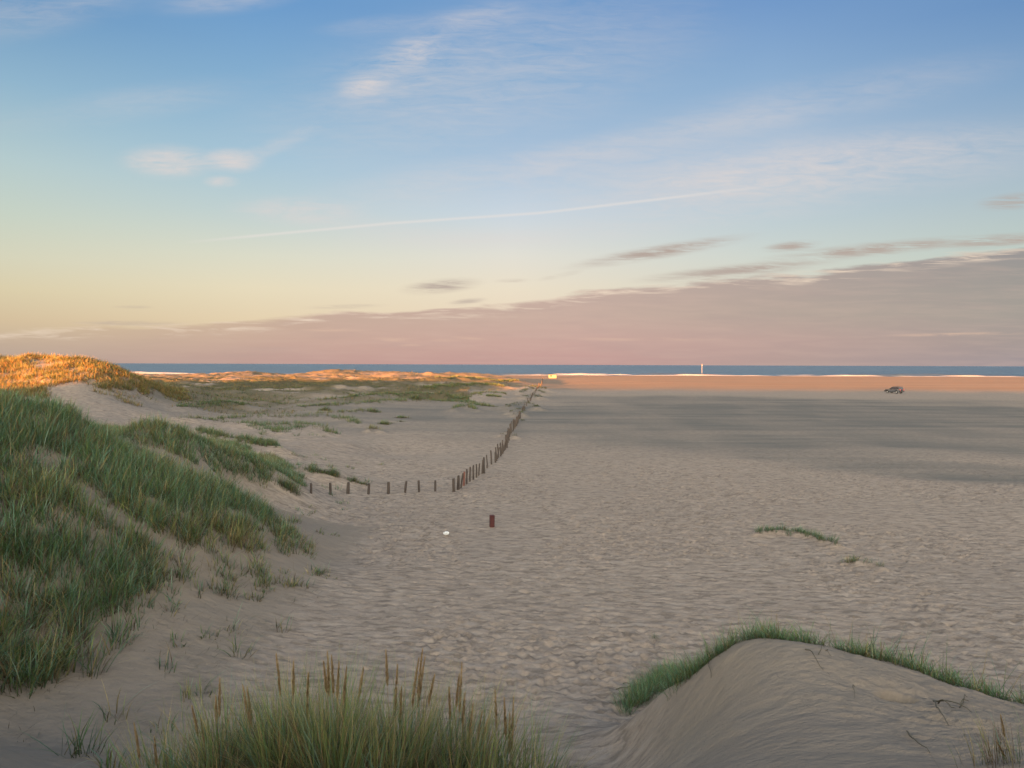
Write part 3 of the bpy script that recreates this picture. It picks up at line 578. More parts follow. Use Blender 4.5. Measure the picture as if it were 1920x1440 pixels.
def many(g, X_, Y_, per, spread, Ln, W, wfun, lean=.45, wind=(.3, 0), seg=4, tint=None):
    """many tufts at once (vectorised)"""
    n = len(X_); idx = np.repeat(np.arange(n), per); m = len(idx)
    rr = spread * np.sqrt(rng.random(m)); th = rng.uniform(0, 2 * math.pi, m); bx = X_[idx] + rr * np.cos(th); by = Y_[idx] + rr * np.sin(th); bz = hgt(bx, by, False) - .03
    tuft_t = rng.uniform(0, 1, n)[idx]; tl = rng.uniform(.5, 1.25, n)[idx]
    a = th + rng.normal(0, .8, m); le = np.abs(rng.normal(0, lean, m)); dx = np.cos(a) * le + wind[0] * rng.uniform(.2, 1, m); dy = np.sin(a) * le + wind[1]
    base_w = wfun(bx, by, tuft_t)                                # weight for straw (0..1)
    k = rng.random(m); col = np.where((k < base_w)[:, None], np.where((rng.random(m) < .6)[:, None], PAL[3], PAL[2]), np.where((rng.random(m) < .5 + .3 * (tuft_t - .5))[:, None], PAL[0], PAL[1]))
    col = np.where((rng.random(m) < .12)[:, None], PAL[4], col); col = np.where((rng.random(m) < .06)[:, None], PAL[5], col)
    col = col * (0.75 + .5 * rng.random((m, 1))) * (0.85 + .3 * tuft_t[:, None])
    if tint is not None: col = col * np.array(tint)
    LL = Ln if np.isscalar(Ln) else Ln[idx]
    g.add(np.stack([bx, by, bz], 1), np.arctan2(dy, dx), np.hypot(dx, dy) * .6, rng.uniform(.1, 1.2, m), LL * tl * rng.uniform(.45, 1.1, m), W * rng.uniform(.6, 1.25, m), col, seg)
def inpoly(px, py, poly):
    r_ = np.zeros(px.shape, bool); n = len(poly)
    for i in range(n):
        x0, y0 = poly[i]; x1, y1 = poly[(i + 1) % n]
        if y0 == y1: continue
        c_ = ((y0 > py) != (y1 > py)) & (px < (x1 - x0) * (py - y0) / (y1 - y0) + x0); r_ ^= c_
    return r_
POLY = [([(-900, 700), (0, 740), (180, 770), (300, 800), (420, 830), (520, 862), (575, 895), (560, 916), (480, 906), (400, 880), (300, 845), (200, 815), (150, 800)], 1.0),
        ([(-900, 700), (0, 740), (150, 785), (200, 826), (300, 868), (420, 918), (500, 962), (610, 1040), (600, 1062), (500, 1035), (400, 1035), (310, 1008), (220, 962), (130, 905), (90, 880), (-900, 880)], .95),
        ([(-900, 880), (90, 880), (110, 920), (200, 985), (290, 1030), (300, 1080), (240, 1150), (150, 1180), (130, 1260), (60, 1310), (-900, 1420)], .95),
        ([(310, 1008), (400, 1035), (600, 1060), (590, 1100), (500, 1125), (350, 1130), (240, 1230), (130, 1290), (130, 1190), (240, 1150), (300, 1080)], .22)]
def dune_density(x, y, z):
    px, py = project(x, y, z); wob = 14 * fbm(x / 1.5, y / 1.5, 2, 201); d = np.full(px.shape, .03)
    for poly, k in POLY: d = np.maximum(d, k * inpoly(px + wob, py + wob * .7, poly))
    d *= (y > 12) & (y < 52) & (z > .12)
    right = sm(380, 600, px) * sm(960, 1000, py); d *= 1 - .55 * right
    return d * sm(-.75, .12, fbm(x / 1.1, y / 1.1, 3, 203))
n = 15500; X_ = rng.uniform(-60, -5, n * 4); Y_ = rng.uniform(12, 52, n * 4); Z_ = hgt(X_, Y_, False)
keep = rng.random(n * 4) < dune_density(X_, Y_, Z_) * np.where(X_ < -1.05 * Y_, .25, 1); X_, Y_, Z_ = X_[keep], Y_[keep], Z_[keep]
def straw_left(x, y, t_):
    z = base(x, y); px, py = project(x, y, z)
    k = .12 + .3 * sm(-.1, .5, fbm(x / 3, y / 3, 2, 211)) + .25 * (t_ > .8) + .35 * sm(250, 450, px) * sm(960, 1020, py)
    return np.clip(k, 0, .9)
px_, py_ = project(X_, Y_, Z_); low = sm(1000, 1100, py_) * sm(150, 350, px_)
g = Grass(); hh = np.interp(Y_, [15, 24, 33], [1.0, .86, .52]) * (1 - .35 * low) * (1 - .35 * sm(420, 600, px_))
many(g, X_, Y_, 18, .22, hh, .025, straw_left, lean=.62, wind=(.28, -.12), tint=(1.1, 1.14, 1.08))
m = rng.random(len(X_)) < .45; SX, SY = X_[m], Y_[m]; m = len(SX)
g.add(np.stack([SX, SY, hgt(SX, SY, False)], 1), rng.normal(-.3, 1.2, m), rng.uniform(.1, .7, m), rng.uniform(.3, 1.3, m), rng.uniform(.7, 1.15, m) * np.interp(SY, [15, 24, 33], [1.0, .8, .5]), rng.uniform(.022, .036, m), PAL[5] * rng.uniform(.7, 1.35, (m, 1)), 5)
# taller stems with seed spikes standing over the ridges
m = rng.random(len(X_)) < .30; SX, SY = X_[m], Y_[m]; n_ = len(SX) * 2; ii = np.repeat(np.arange(len(SX)), 2); rx = SX[ii] + rng.normal(0, .12, n_); ry = SY[ii] + rng.normal(0, .12, n_)
g.add(np.stack([rx, ry, hgt(rx, ry, False)], 1), rng.uniform(0, 6.28, n_), rng.uniform(.02, .25, n_), rng.uniform(.05, .4, n_), rng.uniform(.75, 1.1, n_) * np.interp(ry, [15, 24, 33], [1.0, .9, .72]), np.full(n_, .008), np.tile(PAL[3] * .55, (n_, 1)), 3)
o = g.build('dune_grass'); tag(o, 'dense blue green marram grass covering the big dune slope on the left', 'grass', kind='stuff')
# creeping thin runners and dead stems on the bare slope
g = Grass(); n = 5200; xx = rng.uniform(-17, -4, n * 6); yy = rng.uniform(13, 30, n * 6); zz = hgt(xx, yy, False); px_, py_ = project(xx, yy, zz)
kk = (zz > .1) & (px_ < 600) & (py_ > 960) & (rng.random(n * 6) < .22 * sm(-.2, .4, fbm(xx / 1.2, yy / 1.2, 2, 301))); xx, yy, zz = xx[kk], yy[kk], zz[kk]; m = len(xx)
g.add(np.stack([xx, yy, zz], 1), rng.uniform(-1.2, .4, m), rng.uniform(.6, 1.3, m), rng.uniform(.1, .8, m), rng.uniform(.12, .6, m), rng.uniform(.007, .015, m), PAL[rng.choice([3, 4, 4, 0], m)] * rng.uniform(.4, .9, (m, 1)), 3)
o = g.build('dead_grass'); tag(o, 'sparse brown dead stems scattered over the bare foot of the left dune', 'dry grass', kind='stuff')

# right dune crest
g = Grass(); crest = [(1192, 1345), (1215, 1322), (1250, 1296), (1290, 1268), (1330, 1240), (1370, 1220), (1450, 1206), (1560, 1217), (1700, 1247), (1800, 1287), (1920, 1325), (2150, 1390)]
CR = [ray(a, b) for a, b in crest[:4]]
for a in np.linspace(1315, 2150, 34):
    yy_ = np.linspace(7.5, 13.5, 500); xx_ = (a - 960) / F * yy_; k_ = np.argmax((base(xx_, yy_) - CAMZ) / yy_); CR.append(np.array([xx_[k_], yy_[k_], base(xx_, yy_)[k_]]))
CR = np.array(CR); seglen = np.hypot(*np.diff(CR[:, :2], axis=0).T); tt = rng.random(1300) * seglen.sum(); cum = np.concatenate([[0], np.cumsum(seglen)])
cxy = np.stack([np.interp(tt, cum, CR[:, k]) for k in (0, 1)], 1); pxs = 960 + cxy[:, 0] / cxy[:, 1] * F
cxy[:, 1] += rng.uniform(-.12, .6, len(tt)) * np.interp(pxs, [1190, 1290, 1400, 1700, 1900], [.7, .8, .7, .55, .6]); cxy[:, 0] += rng.normal(0, .08, len(tt)) - .25 * rng.random(len(tt)) * (pxs < 1330)
def straw_r(x, y, t_): return .12 + .12 * (t_ > .8) + 0 * x
kk = (fbm(tt / .35, tt * 0, 2, 251) > -.32) & (rng.random(len(tt)) < np.interp(pxs, [1180, 1240, 1450, 1700, 2100], [.9, 1, .75, .65, .7]))
many(g, cxy[kk, 0], cxy[kk, 1], 16, .11, np.interp(pxs[kk], [1190, 1300, 1400, 1500, 2000], [.42, .44, .40, .32, .32]), .0105, straw_r, lean=.7, wind=(-.08, .05), tint=(1.1, 1.18, 1.0))
m = rng.random(len(tt)) < .30; SX, SY = cxy[m, 0], cxy[m, 1]; m = len(SX)
g.add(np.stack([SX, SY, hgt(SX, SY)], 1), rng.uniform(0, 6.28, m), rng.uniform(.02, .7, m), rng.uniform(.1, 1.0, m), rng.uniform(.30, .75, m), np.full(m, .009), PAL[rng.choice([0, 1, 3], m)] * .8, 4)
# brown litter at the foot of the band
m = 1800; t2 = rng.random(m) * seglen.sum(); lx = np.interp(t2, cum, CR[:, 0]) + rng.normal(0, .08, m); ly = np.interp(t2, cum, CR[:, 1]) + rng.normal(.1, .16, m)
g.add(np.stack([lx, ly, hgt(lx, ly) + .01], 1), rng.uniform(0, 6.28, m), rng.uniform(1.0, 1.5, m), rng.uniform(-.1, .3, m), rng.uniform(.05, .2, m), np.full(m, .006), PAL[rng.choice([3, 4], m)] * rng.uniform(.4, .8, (m, 1)), 2)
m = 420; lx = rng.uniform(1.5, 7.5, m); ly = rng.uniform(6.3, 10.5, m); g2 = Grass(); k_ = (hgt(lx, ly, False) > 1.5) & (fbm(lx / 1.5, ly / 1.5, 2, 411) > -.15); lx, ly = lx[k_], ly[k_]; m = len(lx)
g2.add(np.stack([lx, ly, hgt(lx, ly) + .012], 1), rng.normal(-.72, .5, m), rng.uniform(1.35, 1.75, m), rng.uniform(-.1, .15, m), rng.uniform(.015, .09, m) * rng.uniform(.5, 1.4, m), np.full(m, .0065), PAL[rng.choice([3, 4, 4], m)] * rng.uniform(.25, .6, (m, 1)), 2)
o2 = g2.build('grass_litter'); tag(o2, 'small dark bits of dead grass strewn over the sand dune at lower right', 'litter', kind='stuff')
o = g.build('dune_grass'); tag(o, 'short bright green grass band along the crest of the sand dune at lower right', 'grass', kind='stuff')

# sunlit tussocks on the dune behind, scrub of the plain, grass of the bands
g = Grass(); n = 52000; xx = rng.uniform(-150, -40, n); yy = rng.uniform(82, 125, n); zz = hgt(xx, yy, False); px_, py_ = project(xx, yy, zz)
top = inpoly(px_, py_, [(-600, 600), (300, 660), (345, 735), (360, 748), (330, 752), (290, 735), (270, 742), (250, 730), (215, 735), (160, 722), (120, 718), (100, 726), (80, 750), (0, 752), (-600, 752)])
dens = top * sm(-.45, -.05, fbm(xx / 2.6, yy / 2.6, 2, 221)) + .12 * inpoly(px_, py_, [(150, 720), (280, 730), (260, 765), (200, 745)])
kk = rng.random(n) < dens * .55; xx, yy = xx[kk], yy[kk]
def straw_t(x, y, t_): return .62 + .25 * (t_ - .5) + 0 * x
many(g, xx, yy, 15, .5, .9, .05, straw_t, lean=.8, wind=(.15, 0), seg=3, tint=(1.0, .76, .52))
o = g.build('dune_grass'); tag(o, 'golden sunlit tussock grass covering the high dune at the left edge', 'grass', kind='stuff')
g = Grass(); n = 60000; th = rng.uniform(-.75, .03, n); rr = np.exp(rng.uniform(math.log(100), math.log(440), n)); xx, yy = rr * np.sin(th), rr * np.cos(th)
v_ = scrub(xx, yy) * sm(-.3, .3, fbm(xx / 10, yy / 16, 4, 101) + .1 * 1) * (1 - .45 * sm(280, 300, yy)); kk = rng.random(n) < v_ * .62; xx, yy = xx[kk], yy[kk]
big = .35 + .5 * (rng.random(len(xx)) < .15)
def straw_p(x, y, t_): return .48 + .2 * fbm(x / 12, y / 12, 2, 231)
many(g, xx, yy, 6, .7, big, .10, straw_p, lean=.7, wind=(.2, 0), seg=2, tint=(.72, .64, .45))
o = g.build('dune_scrub'); tag(o, 'low olive and brown scrub covering the plain between the dunes', 'scrub', kind='stuff')
LAB = {'hummock': 'thick green grass hummock standing alone on sand near the high left dune', 'band_a': 'long thin grass band crossing the hollow between dunes',
       'band_b': 'wavy grass band in front of the long thin one in the hollow', 'band_b2': 'bright green grass patch in the middle of the hollow', 'band_c': 'thin front strip of grass closest to the smooth sand of the hollow',
       'arc': 'dark grass arc on the sand ridge just behind the left dune', 'mid_a': 'broad green grass ridge reaching right towards the fence line', 'mid_b': 'green grass ridge behind the broad one at the edge of the scrub', 'mid_c': 'olive grass strip at the right end of the hollow'}
gf = Grass()
for nm, P3, w, h, d, cm in BW:
    far = P3[:, 1].mean(); ln_ = np.hypot(*np.diff(P3[:, :2], axis=0).T).sum(); area = ln_ * w * 1.6
    per = 9 if far > 60 else 20; dens = (1.1 if nm.startswith('fence') else 3.0) * d if far > 60 else 16 * d; n = int(area * dens) + 4
    tt = rng.random(n); cum = np.concatenate([[0], np.cumsum(np.hypot(*np.diff(P3[:, :2], axis=0).T))]); q = tt * cum[-1]
    ww = w * (.35 + .65 * np.sin(np.pi * np.clip(tt, .02, .98)))
    xx = np.interp(q, cum, P3[:, 0]) + rng.normal(0, .45, n) * ww * .6; yy = np.interp(q, cum, P3[:, 1]) + rng.normal(0, .5, n) * ww
    gg = Grass() if nm in LAB or far < 60 else gf
    lg = (.38 if nm.startswith('fence') else .62) if far > 60 else .38 if nm.startswith('beach') else .4
    if nm == 'arc': lg = .6
    kk = rng.random(n) < (.35 + .65 * sm(-.5, .2, fbm(xx / 3, yy / 3, 2, 241)))
    many(gg, xx[kk], yy[kk], per, .3 if far > 60 else .12, lg * (1.15 if far > 200 else 1), np.clip(far * .00045, .008, .12), (lambda c_: (lambda x, y, t_: c_ + 0 * x))(cm), lean=.5, wind=(.15, 0), seg=3, tint=(.45, .46, .36) if nm.startswith('fence') else (.75, .78, .66) if far > 34 else None)
    if gg is not gf:
        if nm in LAB: o = gg.build('dune_grass'); tag(o, LAB[nm], 'grass', kind='stuff')
        else:
            o = gg.build('beach_grass'); tag(o, 'low green grass arc on a small sand mound on the open beach' if nm == 'beach_a' else 'fainter thin grass arc right of the green one on the open beach', 'grass', kind='stuff')
o = gf.build('fence_grass'); tag(o, 'wispy grass on the small sand ridges along the far fence line and beach edge', 'grass', kind='stuff')

# single tufts one can count
def tuft(px, py, n, spread, Ln, W, w, label, group=None, name='grass_tuft'):
    p = ray(px, py, lambda a, b: hgt(a, b, False)); g = Grass(); clump(g, p[0], p[1], n, spread, Ln, W, w, lean=.45)
    e = g.build(name); e.data.transform(Matrix.Translation(-Vector(p))); e.location = p; tag(e, label, 'grass tuft', group); return e
dk = (3, 3, 1, 1, 3, 0)
for a in [(586, 884, 320, .5, .55, .022, 'dark grass tuft at the left end of the row behind the short fence row'), (606, 888, 120, .3, .35, .02, 'small low grass tuft between the two dark ones behind the fence'),
          (624, 892, 340, .38, .62, .022, 'tallest dark grass tuft on the mound behind the short fence row'), (663, 904, 260, .4, .40, .02, 'wide grass tuft right of the tallest one behind the fence'), (682, 910, 180, .3, .32, .018, 'trailing grass tuft at the right end of the mound behind the fence'),
          (540, 918, 500, .5, .65, .02, 'olive green grass tuft at the foot of the left dune near the first fence post')]:
    tuft(a[0], a[1], a[2], a[3], a[4], a[5], dk, a[6], 'grass tufts behind the short fence row')
for a in [(720, 796, 200, .7, .75, .05, 'dark round grass tuft alone on the pale sand left of the fence line'), (754, 784, 180, .9, .6, .05, 'dark grass tuft farther back and right of the round one'), (752, 791, 70, .6, .3, .045, 'tiny dark grass tuft just below the farther one'),
          (700, 773, 220, .9, .8, .06, 'dark tuft at the right tip of the hollow grass'), (609, 770, 240, .8, .9, .06, 'dark tuft at the back edge of the hollow'), (780, 749, 200, 1.0, 1.3, .08, 'dark shrubby tuft at the edge of the green ridge'),
          (735, 794, 50, .5, .25, .04, 'very small grass tuft right of the dark round one')]:
    tuft(*a[:6], dk, a[6], 'scattered tufts on the pale sand')
tuft(1232, 1203, 90, .16, .22, .006, (3, 2, 1, 1, 1, 0), 'thin grass tuft on the beach left of the right dune crest')
tuft(1200, 1270, 60, .25, .15, .004, (3, 1, 0, 1, 1, 0), 'very sparse low grass tuft beside the left tip of the right dune')

# ------------------------------------------------------------------ foreground marram clumps with seed heads
hm = MT('seed_head'); hc = hm.mix(hm.rng(hm.noise(25, 3), .3, .7), (.40, .29, .15), (.27, .185, .09)); hm.put(hm.b.inputs['Base Color'], hc); hm.b.inputs['Roughness'].default_value = .8
htr = hm.n.new('ShaderNodeBsdfTranslucent'); hm.l.new(hc, htr.inputs[0]); hx = hm.n.new('ShaderNodeMixShader'); hx.inputs[0].default_value = .35
hm.l.new(hm.b.outputs[0], hx.inputs[1]); hm.l.new(htr.outputs[0], hx.inputs[2]); hm.l.new(hx.outputs[0], hm.n['Material Output'].inputs[0])
def seed_head(parent, root, tip, hl, fat=.011):
    """stem from root, spike of spikelets ending at tip; world coordinates"""
    root, tip = np.array(root, float), np.array(tip, float); ax = tip - root; Lt = np.linalg.norm(ax); ax /= Lt
    g = Grass(); a0 = math.atan2(ax[1], ax[0]); le = math.acos(np.clip(ax[2], -1, 1)); o1 = np.ones(1)
    sway = .12
    def pt(s_): return root + ax * Lt * s_ + np.array([math.cos(a0), math.sin(a0), 0]) * sway * (s_ * s_ - s_) * Lt
    ss = np.linspace(0, 1, 7); P3 = np.array([pt(q) for q in ss])
    V = []; F4 = []; k = 0
    for i, q in enumerate(P3):
        w = .0022 * (1 - .4 * ss[i])
        for j in range(3): V.append(q + w * np.array([math.cos(j * 2.094), math.sin(j * 2.094), 0]))
    for i in range(6):
        for j in range(3): F4.append([i * 3 + j, i * 3 + (j + 1) % 3, i * 3 + 3 + (j + 1) % 3, i * 3 + 3 + j])
    off = len(V); nS = 190; s_ = 1 - hl / Lt * rng.random(nS) ** 1.0; pos = np.array([pt(q) for q in s_]); q = (1 - s_) / (hl / Lt); prof = 1.5 * np.clip(q, .02, 1) ** .75 * (1.02 - q) ** .3
    an = rng.uniform(0, 6.28, nS); rd = np.stack([np.cos(an), np.sin(an), np.zeros(nS)], 1); ln_ = rng.uniform(.020, .042, nS)
    tipd = ax * .92 + rd * rng.uniform(.12, .38, (nS, 1)) * prof[:, None]; b0 = pos + rd * .002; sdv = np.cross(tipd, rd) ; sdv /= np.linalg.norm(sdv, axis=1)[:, None] + 1e-9
    wd = fat * .28
    q4 = np.stack([b0, b0 + tipd * (ln_ * .45)[:, None] + sdv * wd + rd * (fat * .35 * prof)[:, None], b0 + tipd * ln_[:, None], b0 + tipd * (ln_ * .45)[:, None] - sdv * wd + rd * (fat * .35 * prof)[:, None]], 1)
    V = np.vstack([np.array(V), q4.reshape(-1, 3)]) - np.array(parent.location); F4 = np.vstack([np.array(F4), off + np.arange(nS * 4).reshape(-1, 4)])
    return mesh_obj('seed_head', V, F4.ravel(), np.arange(len(F4)) * 4, np.full(len(F4), 4), hm.m, parent)
def at_px(px, py, Yd): return np.array([(px - 960) / F * Yd, Yd, CAMZ - (py - float(hy(px))) / F * Yd])
TUS = [  # px range centre, half width px, top row, distance, blades, label
 (315, 85, 1345, 5.3, 480, 'sparse marram clump at the left end of the foreground grass'),
 (435, 80, 1285, 5.2, 900, 'leaning marram clump second from the left in the foreground'),
 (560, 70, 1255, 5.1, 900, 'tall green marram clump left of the fattest seed plumes'),
 (650, 70, 1235, 5.0, 1150, 'tallest dense marram clump near the middle of the foreground'),
 (760, 75, 1255, 5.1, 1000, 'marram clump under the bright orange seed plumes'),
 (870, 75, 1290, 5.2, 900, 'marram clump with pale drooping seed heads to the right'),
 (975, 60, 1335, 5.3, 420, 'low marram clump at the right end of the foreground mass'),
]
HEADS = {0: [(245, 1370, 55), (283, 1395, 45)], 1: [(408, 1282, 60), (355, 1335, 50), (400, 1318, 40), (372, 1362, 48)], 2: [(515, 1235, 75), (452, 1295, 65), (460, 1300, 60), (548, 1250, 60), (576, 1273, 45), (487, 1370, 55), (575, 1320, 60)],
         3: [(612, 1232, 70), (620, 1240, 70), (605, 1250, 60), (634, 1252, 55), (648, 1262, 55), (680, 1262, 45)], 4: [(723, 1230, 55), (745, 1254, 80), (792, 1228, 85), (797, 1240, 80), (785, 1245, 75), (815, 1275, 50), (752, 1300, 60)],
         5: [(867, 1253, 75), (862, 1275, 55), (843, 1300, 60), (888, 1330, 70), (905, 1345, 80), (916, 1360, 75), (925, 1384, 75), (873, 1310, 50)], 6: [(930, 1305, 60), (965, 1318, 80), (958, 1350, 60), (947, 1320, 60)]}
zb = lambda x, y: hgt(x, y)
for k, (px, hw, topr, Yd, nb, lab) in enumerate(TUS):
    c0 = at_px(px, 1440, Yd); bz0 = float(hgt(np.array([c0[0]]), np.array([Yd]))[0]); e = empty('marram_clump', (c0[0], Yd, bz0)); tag(e, lab, 'marram grass', 'marram clumps in the foreground')
    g = Grass(); n = int(nb * .78); th = rng.uniform(0, 6.28, n); rr = np.sqrt(rng.random(n)); hwm = hw / F * Yd
    sub = rng.integers(0, 5, n); sox = rng.normal(0, .6, 5)[sub] * hwm; bx = c0[0] + sox * .7 + rr * np.cos(th) * hwm * .5; by = Yd + rng.normal(0, .5, 5)[sub] * .25 + rr * np.sin(th) * .25
    bz = hgt(bx, by) - .03; H = (CAMZ - (topr - float(hy(px))) / F * Yd) - bz
    a = th + rng.normal(0, .6, n); le = np.abs(rng.normal(0, .40, n)); dx = np.cos(a) * le + .05 * (sox / hwm) + rng.normal(.03, .05, n); dy = np.sin(a) * le
    Ln = np.clip(H, .3, 1.3) * rng.uniform(.55, 1.08, n) ** 1.0
    kcol = colours(n, (2.4, 4.0, 4.2, 1.8, 1.1, .4))
    g.add(np.stack([bx, by, bz], 1), np.arctan2(dy, dx), np.hypot(dx, dy) * .8, rng.uniform(.0, .55, n), Ln, rng.uniform(.0035, .009, n), kcol, 5, tip=(rng.random(n) < .4) * rng.uniform(.4, 1, n))
    m = n // 2; ix = rng.integers(0, n, m)                      # dry fallen blades low in the clump
    g.add(np.stack([bx[ix], by[ix], bz[ix]], 1), rng.uniform(0, 6.28, m), rng.uniform(.3, 1.0, m), rng.uniform(.3, 1.5, m), rng.uniform(.3, .75, m), rng.uniform(.003, .005, m), PAL[rng.choice([3, 3, 4], m)] * rng.uniform(.5, 1.2, (m, 1)), 4)
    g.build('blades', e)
    for (hx_, hyy, hl) in HEADS[k]:
        yd = Yd + rng.uniform(-.15, .2); tip = at_px(hx_ + 0, hyy, yd); rt = tip.copy(); rt[0] += (c0[0] - tip[0]) * .35 - .03; rt[1] = Yd; rt[2] = float(hgt(rt[:1], rt[1:2])[0])
        seed_head(e, rt, tip, hl / F * yd * 1.12, .013)
# thin outer wisps right of the clumps
e = tuft(1080, 1460, 110, .30, .42, .004, (2, 2, 2, 1, 1, 0), 'sparse thin grass stems right of the foreground marram', name='grass_tuft')
# reeds at lower right edge
c0 = at_px(1905, 1475, 5.6); c0[2] = float(hgt(c0[:1], c0[1:2])[0]); e = empty('marram_clump', c0); tag(e, 'brown marram clump cut by the lower right corner', 'marram grass'); g = Grass(); n = 150
bx = c0[0] + rng.normal(0, .16, n); by = c0[1] + rng.normal(0, .12, n)
g.add(np.stack([bx, by, hgt(bx, by)], 1), rng.normal(3.0, .6, n), rng.uniform(.0, .5, n), rng.uniform(0, .5, n), rng.uniform(.15, .52, n), rng.uniform(.003, .007, n), colours(n, (1, 1, 1, 2, 2, 0)), 4); g.build('blades', e)
for hx_, hyy in ((1890, 1352), (1883, 1400)): 
    seed_head(e, c0, at_px(hx_, hyy, 5.5), .2, .008)

# loose stalks lying on the sand
stalk = simple('dry_stalk', (.10, .085, .05), .8, .4, 40)
def tube(pts, r, n=5):
    V = []; F4 = []; pts = [Vector(p) for p in pts]
    for i, p in enumerate(pts):
        d = (pts[min(i + 1, len(pts) - 1)] - pts[max(i - 1, 0)]).normalized(); q = d.to_track_quat('Z', 'Y'); rr_ = r * (1 - .6 * i / (len(pts) - 1))
        for j in range(n): V.append(tuple(p + q @ Vector((math.cos(j * 6.283 / n) * rr_, math.sin(j * 6.283 / n) * rr_, 0))))
    for i in range(len(pts) - 1):
        for j in range(n): F4.append([i * n + j, i * n + (j + 1) % n, (i + 1) * n + (j + 1) % n, (i + 1) * n + j])
    return V, F4
def stalks(lines, label, r=.006, lift=.05):
    r = r * 1.5
    V = []; F4 = []; 
    for (a, b) in lines:
        p, q = ray(*a), ray(*b); pts = []
        for i in range(9):
            s_ = i / 8; w = p * (1 - s_) + q * s_; w[0] += .02 * math.sin(s_ * 5 + a[0]); w[2] = float(hgt(np.array([w[0]]), np.array([w[1]]))[0]) + lift * math.sin(math.pi * s_) + .02; pts.append(w)
        v_, f_ = tube(pts, r); F4 += [[k + len(V) for k in f] for f in f_]; V += v_
    V = np.array(V); c_ = V.mean(0); F4 = np.array(F4); o = mesh_obj('dry_grass_stalk', V - c_, F4.ravel(), np.arange(len(F4)) * 4, np.full(len(F4), 4), stalk); o.location = c_
    tag(o, label, 'grass stalk', 'dry stalks on the sand')
stalks([((1515, 1228), (1553, 1262))], 'straight dark stalk lying diagonally just below the right dune crest')
stalks([((1540, 1236), (1555, 1225)), ((1553, 1231), (1568, 1241))], 'small bent stalk pair right of the straight diagonal stalk', .004)
stalks([((1762, 1322), (1788, 1378)), ((1763, 1322), (1832, 1350)), ((1768, 1326), (1798, 1344))], 'forked dark stalks spreading below and right of the burrow', .006)
stalks([((1810, 1334), (1828, 1314)), ((1812, 1330), (1826, 1325))], 'short forked stalk right of the large forked stalks', .005)
stalks([((1855, 1308), (1916, 1336)), ((1880, 1308), (1910, 1326))], 'long dark stalks lying under the grass band near the right edge', .006)
stalks([((1612, 1296), (1608, 1326))], 'thin upright stalk on the sand between the crest and the burrow', .004)
stalks([((1335, 1253), (1337, 1286))], 'short upright stalk near the left end of the right dune', .005)
stalks([((1308, 1257), (1356, 1240))], 'slanting stalk lying along the left shoulder of the right dune', .005, .03)
stalks([((1160, 1298), (1190, 1297)), ((1174, 1288), (1190, 1297))], 'dark forked twig on the beach left of the right dune', .008, .02)
stalks([((1712, 1388), (1752, 1424))], 'dark stalk half buried in the sand at lower right', .006, .02)

# ------------------------------------------------------------------ fence posts
wm = MT('weathered_wood'); wm.put(wm.b.inputs['Base Color'], wm.mix(wm.rng(wm.noise(14, 5, .7, stretch=(3, 3, .25)), .3, .7), (.085, .066, .052), (.038, .028, .022))); wm.b.inputs['Roughness'].default_value = .9
wm.l.new(wm.bump(wm.noise(14, 5, .7, stretch=(3, 3, .2)), .02), wm.b.inputs['Normal']); WOOD = wm.m
wr = MT('reddish_wood'); wr.put(wr.b.inputs['Base Color'], wr.mix(wr.rng(wr.noise(14, 5, .7, stretch=(3, 3, .25)), .3, .7), (.19, .08, .055), (.09, .04, .03))); wr.b.inputs['Roughness'].default_value = .9
def post_mesh(seed, r, h, nseg=10):
    R0 = np.random.default_rng(seed); bm = bmesh.new(); rings = []
    ph = R0.uniform(0, 6.28, 3)
    for i, zz in enumerate([-.35, 0, .25 * h, .5 * h, .75 * h, .95 * h, h]):
        ring = []
        for j in range(nseg):
            a = j / nseg * 6.283; rr_ = r * (1 + .10 * math.sin(2 * a + ph[0]) + .07 * math.sin(3 * a + ph[1] + zz)) * (1.06 - .12 * zz / h) * (.82 if i == 6 else 1)
            ring.append(bm.verts.new((rr_ * math.cos(a) + .012 * math.sin(zz * 4 + ph[2]), rr_ * math.sin(a), zz + (R0.uniform(-.025, .02) if i == 6 else 0))))
        rings.append(ring)
    for a, b in zip(rings[:-1], rings[1:]):
        for j in range(nseg): bm.faces.new((a[j], a[(j + 1) % nseg], b[(j + 1) % nseg], b[j]))
    top = bm.verts.new((0, 0, h + .005)); 
    for j in range(nseg): bm.faces.new((rings[-1][j], rings[-1][(j + 1) % nseg], top))
    for f in bm.faces: f.smooth = True
    me = bpy.data.meshes.new('fence_post'); bm.to_mesh(me); bm.free(); me.materials.append(WOOD); return me
def put_post(x, y, z, r, h, lean=(0, 0), mat=None, seed=0):
    me = post_mesh(seed, r, h)
    if mat: me.materials.clear(); me.materials.append(mat)
    o = bpy.data.objects.new('fence_post', me); C.objects.link(o); o.location = (x, y, z); o.rotation_euler = (lean[1], lean[0], rng.uniform(0, 6)); 
    o.rotation_euler = (lean[1], lean[0], 0); return o
ordn = ['first', 'second', 'third', 'fourth', 'fifth', 'sixth', 'seventh', 'eighth', 'ninth', 'tenth', 'eleventh', 'twelfth']
